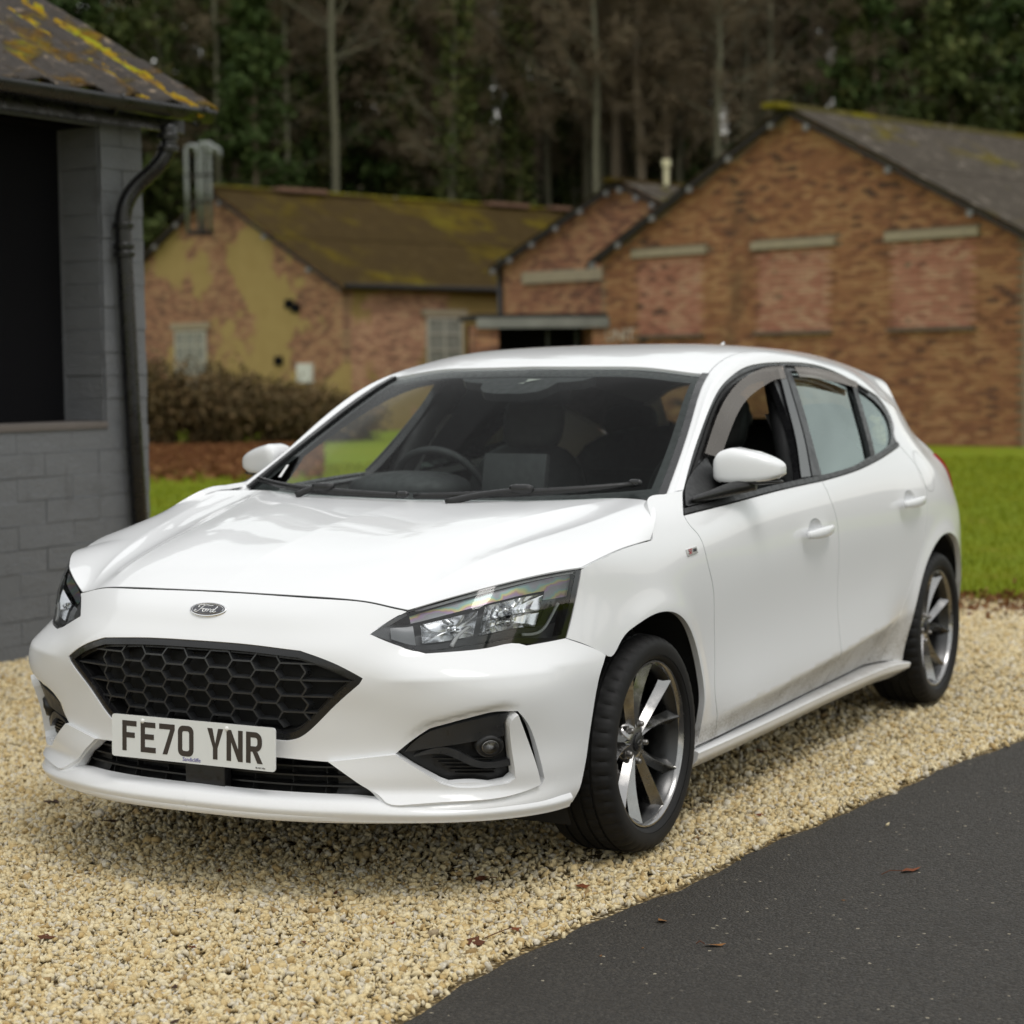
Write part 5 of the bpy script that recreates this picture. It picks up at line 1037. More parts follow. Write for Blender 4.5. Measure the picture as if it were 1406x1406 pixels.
ASH=[(-.507,.246),(-.483,.323),(-.454,.391),(-.448,.487),(-.43,.615),(-.401,.724),(-.357,.808),(-.334,.876),(-.310,.909),(-.319,.929)]
# --- front wings
fend_out=path([(.401,.660),(.34,.637),(.263,.602)],[(.263,.602)]+[(-.005+.362*math.cos(a),.323+.362*math.sin(a)) for a in np.linspace(R_(48),R_(190),14)]+[(-.352,.255)],[(-.352,.255),(-.352,.246)],[(-.352,.246),(-.507,.246)],
 ASH,[(-.319,.929),(-.352,.948)],[(-.352,.948),(-.441,.993)],[(-.441,.993),(-.38,.9915),(-.316,.989)],
 [(-.316,.989),(-.20,.981),(-.13,.945),(-.075,.905),(-.050,.884)],[(-.050,.884),(-.035,.8805)],[(p[0],p[2]) for p in hood_edge(np.linspace(1,.42,14))],[(.318,.835),(.345,.76),(.401,.660)],step=.016)
fend=emit('front_wing',cdt(fend_out,[],SM(),.015,gap=.0018),PAINT,car,'pair',.018)
# cowl side closing the gap between wing and bonnet
# --- doors
BELT=[(-.319,.929),(-.686,.944),(-1.016,.958),(-1.425,.968),(-1.784,.985),(-2.147,1.019),(-2.386,1.049)]
def belt(x): return float(np.interp(-x,[-p[0] for p in BELT],[p[1] for p in BELT]))
BSH=[(-1.425,.969),(-1.443,.90),(-1.468,.842),(-1.481,.785),(-1.490,.675),(-1.486,.533),(-1.492,.423),(-1.515,.287),(-1.52,.252)]
CSH=[(-2.386,1.049),(-2.44,1.0),(-2.485,.93),(-2.472,.818),(-2.40,.652),(-2.30,.54),(-2.238,.489),(-2.155,.397),(-2.125,.330),(-2.12,.262)]
bf=[(x,z) for x,z in BELT if x>=-1.425]; br=[(x,z) for x,z in BELT if x<=-1.425]
def cup(x,z): return A([(x+.058*math.cos(a),z+.030*math.sin(a)) for a in np.linspace(0,2*math.pi,33)[:-1]])
CUPF,CUPR=(-1.262,.822),(-2.275,.856)
fd=path(ASH,bf,BSH,[BSH[-1],ASH[0]],step=.018); rd=path(BSH[::-1],br,CSH,[CSH[-1],BSH[-1]],step=.018)
CRL=[(x,float(crease_z(x))) for x in np.linspace(-.40,-2.2,120)]
doors=emit('front_door',cdt(fd,[cup(*CUPF)],SM(),.014,gap=.0020,lines=[[p for p in CRL if p[0]>-1.475]]),PAINT,car,'pair',.02)
doorsr=emit('rear_door',cdt(rd,[cup(*CUPR)],SM(),.014,gap=.0020,lines=[[p for p in CRL if p[0]<-1.50]]),PAINT,car,'pair',.02)
for dd,(cx,cz) in ((doors,CUPF),(doorsr,CUPR)):
    q=[];F=[];n=32;K=6
    for k in range(K):
        s=1-k/(K-1)*.97
        for a in np.arange(n)*2*math.pi/n:
            x,z=cx+.058*s*math.cos(a),cz+.030*s*math.sin(a); y=side(x,z)[0]-.022*(1-s*s)**.7; q.append((x,y,z))
    F=[(k*n+i,k*n+(i+1)%n,(k+1)*n+(i+1)%n,(k+1)*n+i) for k in range(K-1) for i in range(n)]
    m=MB().add(q,F); pair('handle_cup',m,PAINT,dd,smooth=True)
    # pull handle: bowed bar standing off the skin
    P=[];r=[]
    for t in np.linspace(0,1,22):
        x=cx+.132-.245*t-.0; z=cz-.013+.006*t; so_=.012+.026*math.sin(math.pi*min(1,max(0,t*.93+.05)))**.55; P.append((x,side(x,z)[0]+so_,z)); r.append(.0155*math.sin(math.pi*(.10+.80*t))**.35)
    m=MB().tube(P,r,14); m.V=[(v[0],v[1]-(v[1]-P[min(21,i//14)][1])*.35,P[min(21,i//14)][2]+(v[2]-P[min(21,i//14)][2])*1.12) for i,v in enumerate(m.V)]
    pair('door_handle',m,PAINT,dd,smooth=True)
# --- window frames, glass, deflectors
DLOF=[(-.319,.929),(-.352,.948),(-.441,.993)]; DT=[(-.441,.993),(-.605,1.085),(-.78,1.19),(-.96,1.275),(-1.151,1.328),(-1.33,1.356),(-1.465,1.368),(-1.607,1.3695),(-1.811,1.365),(-2.086,1.344),(-2.271,1.307),(-2.413,1.26),(-2.495,1.213),(-2.512,1.162),(-2.462,1.115),(-2.386,1.062)]
FO=path([(-.70,1.075),(-.90,1.168),(-1.10,1.250),(-1.32,1.303),(-1.48,1.318)],[(-1.48,1.318),(-1.436,1.20),(-1.35,1.07),(-1.25,.979)],[(-1.25,.979),(-.66,.962)],[(-.66,.962),(-.70,1.075)],step=.02)
RG=path([(-1.665,1.338),(-1.85,1.332),(-2.05,1.314),(-2.236,1.276)],[(-2.236,1.276),(-2.08,1.12),(-2.006,1.028)],[(-2.006,1.028),(-1.784,1.003),(-1.452,.986)],[(-1.452,.986),(-1.521,1.10),(-1.585,1.197),(-1.665,1.338)],step=.02)
QG=path([(-2.278,1.272),(-2.373,1.238),(-2.44,1.200),(-2.462,1.165),(-2.425,1.12),(-2.30,1.062)],[(-2.30,1.062),(-2.17,1.042),(-2.045,1.030)],[(-2.045,1.030),(-2.12,1.11),(-2.278,1.272)],step=.02)
dlo=path(DLOF,DT,[DT[-1],(-2.386,1.049)],BELT[::-1],step=.018)
# belt trim
bt=path(BELT,[BELT[-1],(-2.386,1.066)],[(-2.386,1.066),(-2.147,1.037),(-1.784,1.003),(-1.425,.987),(-.995,.976),(-.686,.961),(-.345,.946)],[(-.345,.946),BELT[0]],step=.02)
frm=emit('window_frame',cdt(dlo,[FO,RG,QG],SM(-.004),.02,gap=.0015),TRIM,car,'pair',.025)
emit('belt_trim',cdt(bt,[],SM(.003),.014,gap=.002),BLACK,frm,'pair',.012)
emit('rear_side_glass',cdt(inset(RG,-.01),[],SM(-.012),.03),SGLASS,frm,'pair',0)
emit('quarter_glass',cdt(inset(QG,-.01),[],SM(-.011),.03),SGLASS,frm,'pair',0)
def strip(name,top,bot,off,mat,w=.02,th=.004,par=frm):
    o=path(top,[top[-1],bot[-1]],bot[::-1],[bot[0],top[0]],step=.02); emit(name,cdt(o,[],SM(off),w),mat,par,'pair',th)
# gasket lines: pillar strips and the door cut between them
strip('pillar_strip',[(-1.556,1.345),(-1.475,1.235),(-1.375,1.10),(-1.262,.986)],[(-1.602,1.345),(-1.535,1.235),(-1.445,1.10),(-1.345,.986)],.004,GLOSSB)
strip('pillar_strip',[(-1.618,1.345),(-1.549,1.235),(-1.460,1.10),(-1.362,.986)],[(-1.660,1.335),(-1.585,1.210),(-1.515,1.10),(-1.443,.986)],.003,GREYT)
strip('glass_divider',[(-2.236,1.282),(-2.08,1.125),(-2.0,1.026)],[(-2.282,1.278),(-2.122,1.115),(-2.050,1.028)],.002,BLACK)
# outer bright edge of the frame and inner channel
strip('door_seal',[(-.47,.992),(-.622,1.078),(-.792,1.180),(-.968,1.264),(-1.155,1.316),(-1.332,1.343),(-1.467,1.354),(-1.58,1.357)],[(-.48,.986),(-.632,1.072),(-.800,1.174),(-.974,1.258),(-1.158,1.310),(-1.334,1.338),(-1.467,1.349),(-1.58,1.352)],.0015,DARK)
strip('door_seal',[(-1.66,1.358),(-1.82,1.353),(-2.09,1.331),(-2.262,1.296),(-2.39,1.252)],[(-1.66,1.353),(-1.82,1.348),(-2.09,1.326),(-2.258,1.291),(-2.383,1.248)],.0015,DARK)
strip('wind_deflector',[(-.655,1.085),(-.879,1.212),(-1.062,1.279),(-1.298,1.328),(-1.444,1.343),(-1.575,1.346)],[(-.735,1.066),(-.931,1.168),(-1.11,1.235),(-1.353,1.286),(-1.435,1.299),(-1.54,1.303)],.016,SMOKE)
strip('wind_deflector',[(-1.680,1.343),(-1.849,1.338),(-2.059,1.319),(-2.265,1.283)],[(-1.672,1.306),(-1.782,1.303),(-1.996,1.286),(-2.222,1.262)],.016,SMOKE)
# mirror sail
strip('mirror_sail',[(-.37,.951),(-.48,1.008),(-.68,1.078)],[(-.38,.948),(-.52,.954),(-.68,.962)],.004,BLACK)
# --- door mirrors
def superell(c,r,p=2.6,n=28,m=16,shape=None):
    V=[];F=[]
    for i in range(m+1):
        th=-math.pi/2+math.pi*i/m
        for j in range(n):
            ph=2*math.pi*j/n; f=lambda t:math.copysign(abs(t)**(2/p),t)
            v=A([f(math.cos(th))*f(math.cos(ph)),f(math.cos(th))*f(math.sin(ph)),f(math.sin(th))]); V.append(v)
    V=A(V); V=shape(V) if shape else V; V=V*A(r)+A(c)
    F=[(i*n+j,i*n+(j+1)%n,(i+1)*n+(j+1)%n,(i+1)*n+j) for i in range(m) for j in range(n)]
    return V,F
MC=A([-.70,.893,1.040])
def mshape(V):
    V=V.copy(); t=(V[:,1]+1)/2                # inboard 0 -> outboard 1
    zt=np.interp(t,[0,.10,.28,.6,.85,1],[.82,1.0,1.06,.86,.60,.44]); zb=np.interp(t,[0,.12,.3,.6,.85,1],[.60,.66,.68,.60,.44,.30])
    V[:,2]=np.where(V[:,2]>0,V[:,2]*zt,V[:,2]*zb)-.02*t; V[:,0]=V[:,0]*(1-.35*t)-.60*t+.22
    V[:,0]=np.where(V[:,0]<-.72,-.72+(V[:,0]+.72)*.3,V[:,0]); return V
V,F=superell(MC,(.075,.098,.066),4.2,44,28,mshape)
fc=A([V[list(f)].mean(0) for f in F]); up=fc[:,2]>MC[2]-.034+.012*sstep(.94,1.02,fc[:,1])
mm=MB(); mm.add(V,[f for f,u in zip(F,up) if u],0); mm.add(V,[f for f,u in zip(F,up) if not u],1)
mir=pair('door_mirror',mm,[PAINT,BLACK],car,smooth=True)
m=MB()
sec=[((-.43,.822,.966),(.030,.011)),((-.54,.842,.976),(.045,.017)),((-.65,.868,.988),(.060,.022)),((-.72,.905,.997),(.050,.020))]
P=nspl([s[0] for s in sec],14); ra=nspl([s[1] for s in sec],14); q=[];n=16
for p,r in zip(P,ra):
    for a in np.arange(n)*2*math.pi/n: q.append((p[0]+r[0]*math.cos(a)*.9,p[1]+r[0]*.25*math.cos(a),p[2]+r[1]*math.sin(a)))
F2=[(i*n+j,i*n+(j+1)%n,(i+1)*n+(j+1)%n,(i+1)*n+j) for i in range(13) for j in range(n)]; m.add(q,F2+[tuple(range(n)),tuple(13*n+j for j in range(n))]); pair('mirror_arm',m,BLACK,mir,smooth=True)
V2,F2=superell(MC+A([-.001,.008,-.034]),(.064,.088,.017),2.6,32,10,mshape); m=MB().add(V2,F2); pair('mirror_base',m,BLACK,mir,smooth=True)
P=nspl([(-.667,.925,1.008),(-.685,.958,1.013),(-.722,.980,1.022),(-.755,.986,1.03)],12); m=MB().tube(P,[.004]*12,8); pair('mirror_indicator',m,AMBER,mir,smooth=True)
m=MB(); q=[(-.768,.893+.080*math.cos(a),1.035+.046*math.sin(a)) for a in np.arange(24)*2*math.pi/24]; m.add(q,[tuple(range(24))]); pair('mirror_glass',m,CHROME,mir)
# --- greenhouse skin: windscreen, roof and pillars from one smooth surface
def dl(x,z): return (x,side(x,z)[0],z)
GH=Grid([
[(-.165,0,.945),(-.195,.30,.950),(-.27,.55,.962),(-.398,.747,.981),(-.420,.772,.991),dl(-.441,.993)],
[(-.570,0,1.160),(-.595,.28,1.162),(-.65,.49,1.164),(-.735,.677,1.168),(-.756,.699,1.185),dl(-.78,1.19)],
[(-.985,0,1.358),(-1.0,.25,1.355),(-1.03,.44,1.346),(-1.06,.602,1.327),(-1.09,.640,1.333),dl(-1.151,1.328)],
[(-1.265,0,1.412),(-1.27,.25,1.410),(-1.29,.44,1.403),(-1.32,.572,1.388),(-1.335,.619,1.376),dl(-1.355,1.359)],
[(-1.65,0,1.438),(-1.65,.25,1.436),(-1.66,.44,1.427),(-1.69,.562,1.411),(-1.70,.614,1.394),dl(-1.70,1.368)],
[(-2.1,0,1.441),(-2.1,.25,1.436),(-2.1,.44,1.416),(-2.1,.555,1.393),(-2.1,.612,1.372),dl(-2.10,1.341)],
[(-2.5,0,1.432),(-2.5,.25,1.426),(-2.49,.43,1.401),(-2.47,.540,1.367),(-2.455,.622,1.326),dl(-2.43,1.252)],
[(-2.9,0,1.403),(-2.89,.25,1.398),(-2.88,.42,1.364),(-2.86,.512,1.326),(-2.80,.596,1.266),dl(-2.68,1.175)],
[(-3.27,0,1.345),(-3.26,.25,1.340),(-3.24,.43,1.311),(-3.20,.515,1.270),(-3.12,.575,1.205),dl(-2.95,1.085)]],
[0,.5,1,1.33,1.75,2.18,2.58,2.98,3.34],[0,.3,.55,.75,.87,1])
def densify(g,us):
    rows=list(g.P); ku=list(g.ku)
    for u,(x,z) in us:
        r=g(np.full(6,u),g.kv); d=A(dl(x,z))-r[5]; r[5]+=d; r[4]+=d*.55; i=int(np.searchsorted(ku,u)); rows.insert(i,r); ku.insert(i,u)
    return Grid(rows,ku,g.kv)
GH=densify(GH,[(.24,(-.605,1.0855)),(.74,(-.96,1.2755))])
V,F,N=gridmesh(GH,1.015,3.34,110,0,.75,34,out=(0,0,1)); V[np.abs(V[:,1])<1e-6,1]=0
roof=emit('roof',(V,F,N),PAINT,car,'sym',.012)
emit('wing_top',gridmesh(GH,-.16,-.002,14,.72,.90,14,out=(0,1,.5),off=-.002),PAINT,car,'pair',0)
emit('body_pillar',gridmesh(GH,0,3.34,150,.756,1.0,20,out=(0,1,.5)),PAINT,car,'pair',.012)
wv=gridmesh(GH,0,1.0,50,0,.735,34,out=(1,0,.5),off=-.004); wv[0][np.abs(wv[0][:,1])<1e-6,1]=0
ws=emit('windscreen',wv,WGLASS,car,'sym',0)
def frit(u0,u1,v0,v1,nu=20,nv=20,off=-.010):
    q=gridmesh(GH,u0,u1,nu,v0,v1,nv,out=(1,0,.5),off=off); q[0][np.abs(q[0][:,1])<1e-6,1]=0; return q
emit('windscreen_frit',frit(.93,1.0,0,.735,6),BLACK,ws,'sym',0); emit('windscreen_frit',frit(0,.075,0,.735,6),BLACK,ws,'sym',0)
emit('windscreen_frit',frit(.075,.93,.69,.735,30,6),BLACK,ws,'pair',0)
emit('windscreen_trim',frit(-.01,1.012,.722,.757,50,6,.004),TRIM,ws,'pair',.012)
fh=[(u,v) for u,v in ((.935,.30),(.90,.26),(.885,.20),(.88,.16),(.83,.14),(.80,.11),(.785,.05),(.785,0),(.935,0))]
fp=poly(fh,.02)
def ghmap(off):
    def f(p):
        P=GH(p[:,0],p[:,1]); n=GH.nrm(p[:,0],p[:,1]); n*=np.sign(n[:,2:]); return P+n*off,n
    return f
q=cdt(fp,[],ghmap(-.012),.02); q[0][np.abs(q[0][:,1])<1e-4,1]=0
emit('sensor_housing',q,CABIN,ws,'sym',.03)
cw=poly([(.862,.03),(.905,.03),(.905,.085),(.862,.005)],.02); emit('camera_window',cdt(cw,[],ghmap(-.009),.02),plain('camera_grey',(.30,.30,.27),.3),ws,'left',0)
st=poly([(.115,.625),(.20,.66),(.197,.672),(.11,.638)],.02); 
q=cdt(st,[],ghmap(-.002),.02); q=mirrored(*q); mesh('windscreen_sticker',q[0],q[1],plain('sticker_white',(.75,.76,.75),.5),ws)
# shark-fin-less antenna stub
m=MB().lathe([(0,.018),(.010,.016),(.016,.004),(.018,0)],14,'z',c=(-2.62,.0,1.424)); m.tube([(-2.62,0,1.435),(-2.66,0,1.452)],[.006,.005],8); m.build('antenna',PAINT,car,smooth=True)
# --- rear quarter, tailgate, rear bumper
rarch=[(-2.70+.372*math.cos(a),.323+.372*math.sin(a)) for a in np.linspace(R_(196),R_(-14),22)]
qt=path([(-2.386,1.049),(-2.386,1.062),(-2.462,1.115)],[(-2.462,1.115),(-2.512,1.162),(-2.495,1.213),(-2.43,1.252)],[(-2.43,1.252),(-2.55,1.218),(-2.68,1.175)],[(-2.68,1.175),(-2.81,1.133),(-2.95,1.085)],[(-2.95,1.085),(-3.12,1.03),(-3.28,.93),(-3.39,.80)],[(-3.39,.80),(-3.41,.60),(-3.40,.33)],[(-3.40,.33),(-3.09,.225)],rarch,[rarch[-1],(-2.33,.235)],[(-2.33,.235),(-2.12,.262)],CSH[::-1],step=.02)
quar=emit('rear_quarter',cdt(qt,[],SM(),.018,gap=.0018),PAINT,car,'pair',.02)
fc_=A([(-2.545+.085*math.cos(a),.945+.078*math.sin(a)) for a in np.linspace(0,2*math.pi,49)[:-1]])
emit('fuel_flap',cdt(fc_,[inset(fc_,.0022)],SM(.0006),.01),plain('panel_gap',(.25,.25,.25),.6),quar[0],'left',.0)
tl_=path([(-3.10,.985),(-3.19,.972),(-3.30,.915)],[(-3.30,.915),(-3.37,.83),(-3.375,.775)],[(-3.375,.775),(-3.31,.79),(-3.24,.835)],[(-3.24,.835),(-3.15,.93),(-3.10,.985)],step=.015)
emit('tail_lamp',cdt(tl_,[],SM(.009),.015),RED,car,'pair',.02)
TG=Grid([[GH(3.34,v)[0] for v in (0,.3,.55,.75,.87,1)],
[(-3.36,0,1.13),(-3.35,.25,1.128),(-3.33,.40,1.12),(-3.29,.50,1.115),(-3.24,.575,1.105),(-3.02,side(-3.02,1.06)[0],1.06)],
[(-3.46,0,.98),(-3.45,.25,.978),(-3.43,.42,.97),(-3.40,.52,.96),(-3.37,.58,.95),(-3.27,side(-3.27,.94)[0],.94)],
[(-3.52,0,.72),(-3.51,.25,.72),(-3.49,.42,.72),(-3.46,.52,.72),(-3.44,.58,.72),(-3.40,side(-3.40,.72)[0],.72)],
[(-3.53,0,.33),(-3.52,.25,.33),(-3.50,.42,.33),(-3.47,.52,.33),(-3.44,.58,.33),(-3.40,side(-3.40,.33)[0],.33)]],None,[0,.3,.55,.75,.87,1])
def tg(u0,u1,v0,v1,off=0):
    q=gridmesh(TG,u0,u1,20,v0,v1,24,out=(-1,0,.1),off=off); q[0][np.abs(q[0][:,1])<1e-6,1]=0; return q
tail=emit('tailgate',tg(1.85,3,0,.87),PAINT,car,'sym',.02); emit('tailgate',tg(0,.16,0,.87),PAINT,car,'sym',.02); emit('tailgate_side',tg(0,3,.80,1.0),PAINT,car,'pair',.02)
emit('rear_window',tg(.16,1.85,0,.80,-.004),SGLASS,car,'sym',0); emit('rear_bumper',tg(3,4,0,1.0),PAINT,car,'sym',.02)
# --- sills
sx=[-.335,-.6,-1.0,-1.4,-1.8,-2.05,-2.2,-2.30]; zt=[.243,.243,.246,.252,.255,.256,.252,.243]; rows=[]
for x,z in zip(sx,zt):
    k=1 if x>-2.25 else .8; oy=.004+.006*sstep(-1.9,-2.3,x); y=float(np.interp(-x,[.33,.6,1.0,1.8,2.1,2.3],[.850,.850,.849,.850,.856,.866]))
    rows.append([(x,y-.060,z+.003),(x,y+.012+oy,z-.001),(x,y+.021+oy,z-.012),(x,y+.015+oy,z-.030*k),(x,y-.004,z-.052*k),(x,y-.03,z-.066*k),(x,y-.09,z-.070*k)])
S=Grid(rows); emit('side_sill',gridmesh(S,0,len(rows)-1,80,0,6,30,out=(0,1,0)),PAINT,car,'pair',0)
for k in (0,1):
    m=MB(); r_=S(np.full(24,0. if k==0 else len(rows)-1.),np.linspace(0,6,24)); m.add([tuple(p) for p in r_],[tuple(range(24))]); pair('sill_end',m,PAINT,car)
sp=[]
for t in np.linspace(0,1,30):
    x=-.36-1.86*t; z=np.interp(x,sx[::-1],zt[::-1])+.008; sp.append((x,side(x,z)[0]-.004,z))
pair('sill_gap',MB().tube(sp,.005,6),DARK,car,smooth=True)
# wing badge
wb=[(-.222,.838),(-.296,.842),(-.296,.823),(-.222,.819)]
emit('wing_badge',cdt(poly(wb,.01),[],SM(.003),.01),plain('badge_silver',(.55,.56,.56),.25,metal=.8),car,'pair',.004)
def sidetext(s,x,z,size,mat):
    p,n=SM(.0042)(A([[x,z]])); n=n[0]; a=A([-1.,0,0]); a-=n*(a@n); a/=np.linalg.norm(a); b=np.cross(n,a); b*=np.sign(b[2]); return text('badge_lettering',s,size,mat,car,Mx(p[0],a,b,n),.0005,.2)
sidetext('ST',-.245,.8305,.021,plain('badge_red',(.42,.015,.03),.3)); sidetext('LINE',-.276,.8325,.0135,plain('badge_ink',(.05,.05,.055),.4))
# --- dark structure behind the panel gaps, wheel wells, floor
back=path([(.80,.50),(.62,.60),(.42,.64),(.30,.60)],[(-.005+.385*math.cos(a),.323+.385*math.sin(a)) for a in np.linspace(R_(46),R_(192),16)],[(-.38,.25),(-2.30,.25)],[(-2.70+.39*math.cos(a),.323+.39*math.sin(a)) for a in np.linspace(R_(194),R_(-14),20)],[(-3.09,.235),(-3.36,.35)],[(-3.36,.35),(-3.36,.8)],[(-3.36,.8),(-2.45,1.02)],[(-2.45,1.02)]+[(x,z-.03) for x,z in BELT[::-1]][1:],[(-.27,.90),(.30,.81)],[(.30,.81),(.80,.50)],step=.03) if 0 else None
def inner(name,pl,off,mat): emit(name,cdt(poly(pl,.04),[],SM(off),.05),mat,car,'pair',0)
inner('inner_shell',[(-.27,.905),(-1.0,.93),(-1.43,.94),(-2.15,.99),(-2.38,1.02),(-2.45,.95),(-2.42,.66),(-2.30,.50),(-2.29,.26),(-.38,.26),(-.40,.55),(-.27,.75)],-.045,CABIN)
inner('inner_wing',[(.28,.80),(-.02,.845),(-.27,.88),(-.40,.66),(-.20,.70),(.05,.715),(.22,.66)],-.06,DARK)
for cx in (-.005,-2.70):
    m=MB(); n=26; q=[]
    for a in np.linspace(R_(-25),R_(205),n):
        for y in (.868,.50): q.append((cx+.385*math.cos(a),min(y,side(min(.42,cx+.385*math.cos(a)),max(.2,.323+.385*math.sin(a)))[0]-.012) if y>.6 else y,.323+.385*math.sin(a)))
    m.add(q,[(2*i,2*i+1,2*i+3,2*i+2) for i in range(n-1)]); c=[(cx+.385*math.cos(a),.50,.323+.385*math.sin(a)) for a in np.linspace(R_(-25),R_(205),n)]; m.add(c,[tuple(range(n))])
    pair('wheel_well',m,DARK,car)
m=MB().box((-1.35,0,.245),(4.0,1.0,.03)).box((-1.35,0,.235),(1.85,1.62,.03)).box((.55,0,.24),(.45,1.0,.02)); m.build('floor_pan',DARK,car)
m=MB().box((.72,0,.44),(.02,.80,.40)).box((.44,0,.50),(.3,.8,.35)); m.build('engine_bay',DARK,car)
# --- wheels
def wheel_set():
    root=empty('wheel',(0,.785,.323),parent=car); NS=240; prof=[]
    tp=[(.2285,.088),(.236,.100),(.250,.1065),(.268,.1090),(.285,.1080),(.297,.1050),(.306,.0995),(.3125,.0915),(.3175,.081),(.3205,.068),(.3215,.058),(.3145,.0575),(.3145,.0495),(.322,.049),(.3228,.022),(.316,.0215),(.316,.0135),(.323,.013)]
    tp=[(.2285+(r-.2285)*.765,y) for r,y in tp]; tp=tp[:2]+[(.241,.1040),(.2435,.1052),(.246,.1042)]+tp[2:]; tp=tp+[(r,-y) for r,y in tp[::-1]]; k=len(tp); V=[];F=[]
    for i in range(NS):
        q=2*math.pi*i/NS
        for j,(r,y) in enumerate(tp):
            if j in(8,9,10,11,12) and i%5==0: r-=.005 if j>8 else .0025
            if j in(16,17) and i%5==2: r-=.004
            V.append((r*math.cos(q),y,r*math.sin(q)))
    F=[(i*k+j,((i+1)%NS)*k+j,((i+1)%NS)*k+j+1,i*k+j+1) for i in range(NS) for j in range(k-1)]
    m=MB().add(V,F); t=m.build('tyre',RUBBER,root,smooth='auto')
    rb=MB().lathe([(.2300,.0895),(.2280,.0945),(.2235,.0945),(.2190,.0900),(.2165,.080)],96); rb.build('rim',GUN,root,smooth='auto')
    MB().lathe([(.2165,.0801),(.2075,.066),(.2020,.03),(.1990,-.06),(.2050,-.085)],72).build('rim_barrel',BARREL,root,smooth='auto')
    for g in range(5):
        for s in (-1,1):
            sp=MB(); V=[];n=15
            for t in np.linspace(0,1,n):
                r=.038+.182*t; ang=R_(90-9+72*g)+s*R_(7.5+9.3*t); w=.0140+.0055*t+.004*max(0,t-.8)*5; y=.052+.012*t+.022*t*t; dk=.020
                e_=A([math.cos(ang),0,math.sin(ang)]); h=A([-math.sin(ang),0,math.cos(ang)])*s     # h points away from the pair's axis
                c=e_*r
                for a,b in ((-1,-.019-.008*t),(-.05,.0),(.05,.0),(1.0,-.019-.008*t),(.95,-.05),(0,-.058),(-.95,-.05)): V.append(c+h*a*w+A([0,y+b,0]))
            F=[(i*7+j,i*7+(j+1)%7,(i+1)*7+(j+1)%7,(i+1)*7+j) for i in range(n-1) for j in range(7)]+[tuple(range(7)),tuple((n-1)*7+j for j in range(7))]
            sp.add(V,F); o=sp.build('spoke',GUN,root); o.data.polygons.foreach_set('use_smooth',np.ones(len(o.data.polygons),bool)); o.data.set_sharp_from_angle(angle=R_(24))
    MB().lathe([(0,.052),(.03,.053),(.050,.050),(.064,.040),(.074,.010),(.074,-.01)],40).build('hub',GUN,root,smooth='auto')
    MB().lathe([(0,.0605),(.020,.0600),(.0265,.0570),(.0285,.050)],32).build('hub_cap',plain('cap_dark',(.03,.03,.032),.25,metal=.5),root,smooth='auto')
    oc=MB().lathe([(.0105,.0608),(.0115,.0614),(.0125,.0608)],24); oc.V=[(v[0]*1.25,v[1],v[2]*.6) for v in oc.V]; oc.build('hub_emblem',GUN,root,smooth=True)
    for g in range(5):
        a=R_(90-9+36+72*g); b=MB().lathe([(.0,.060),(.006,.0595),(.0085,.055),(.0085,.044),(.0135,.0435),(.0135,.03)],12,c=(.054*math.cos(a),0,.054*math.sin(a))); b.build('wheel_bolt',STEEL,root,smooth='auto')
    MB().lathe([(.0,.012),(.07,.012),(.075,.002),(.140,.002),(.140,-.020),(.07,-.020)],48).build('brake_disc',STEEL,root,smooth='auto')
    ca=MB()
    for a0 in np.linspace(R_(-60),R_(10),8)[:-1]: ca.box((.125*math.cos(a0),.0,.125*math.sin(a0)),(.06,.06,.03),rotz(0))
    ca.build('brake_caliper',plain('caliper',(.10,.095,.09),.5,metal=.6),root)
    return root
w0=wheel_set()
for loc,flip in (((-2.70,.785,.323),0),((0,-.785,.323),1),((-2.70,-.785,.323),1)):
    c=w0.copy(); COL.objects.link(c); c.location=loc; c.rotation_euler=(0,R_(23),R_(180)) if flip else (0,R_(-21),0)
    for ch in list(w0.children): d=ch.copy(); COL.objects.link(d); d.parent=c
# --- cabin
dash=Grid([[(-.36,y,.945-.05*(abs(y)/.75)**2) for y in (-.74,-.35,0,.35,.74)],[(-.60,y,.955) for y in (-.76,-.35,0,.35,.76)],[(-.80,y,.945) for y in (-.76,-.35,0,.35,.76)],[(-.92,y,.90) for y in (-.76,-.35,0,.35,.76)],[(-.90,y,.70) for y in (-.76,-.35,0,.35,.76)]])
V,F,N=gridmesh(dash,0,4,30,0,4,30,out=(0,0,1)); dsh=mesh('dashboard',V,F,CABIN,car,N)
hd=[]
b=MB(); q,fq=superell((-.78,-.36,.955),(.17,.21,.062),2.4,24,12); b.add(q,fq); b.build('instrument_hood',CABIN,dsh,smooth=True)
MB().box((-.86,.0,1.0),(.03,.235,.15),Matrix.Rotation(R_(-12),3,'Y') and np.array(Matrix.Rotation(R_(-12),3,'Y'))).build('infotainment_screen',CABIN,dsh,bevel=.006)
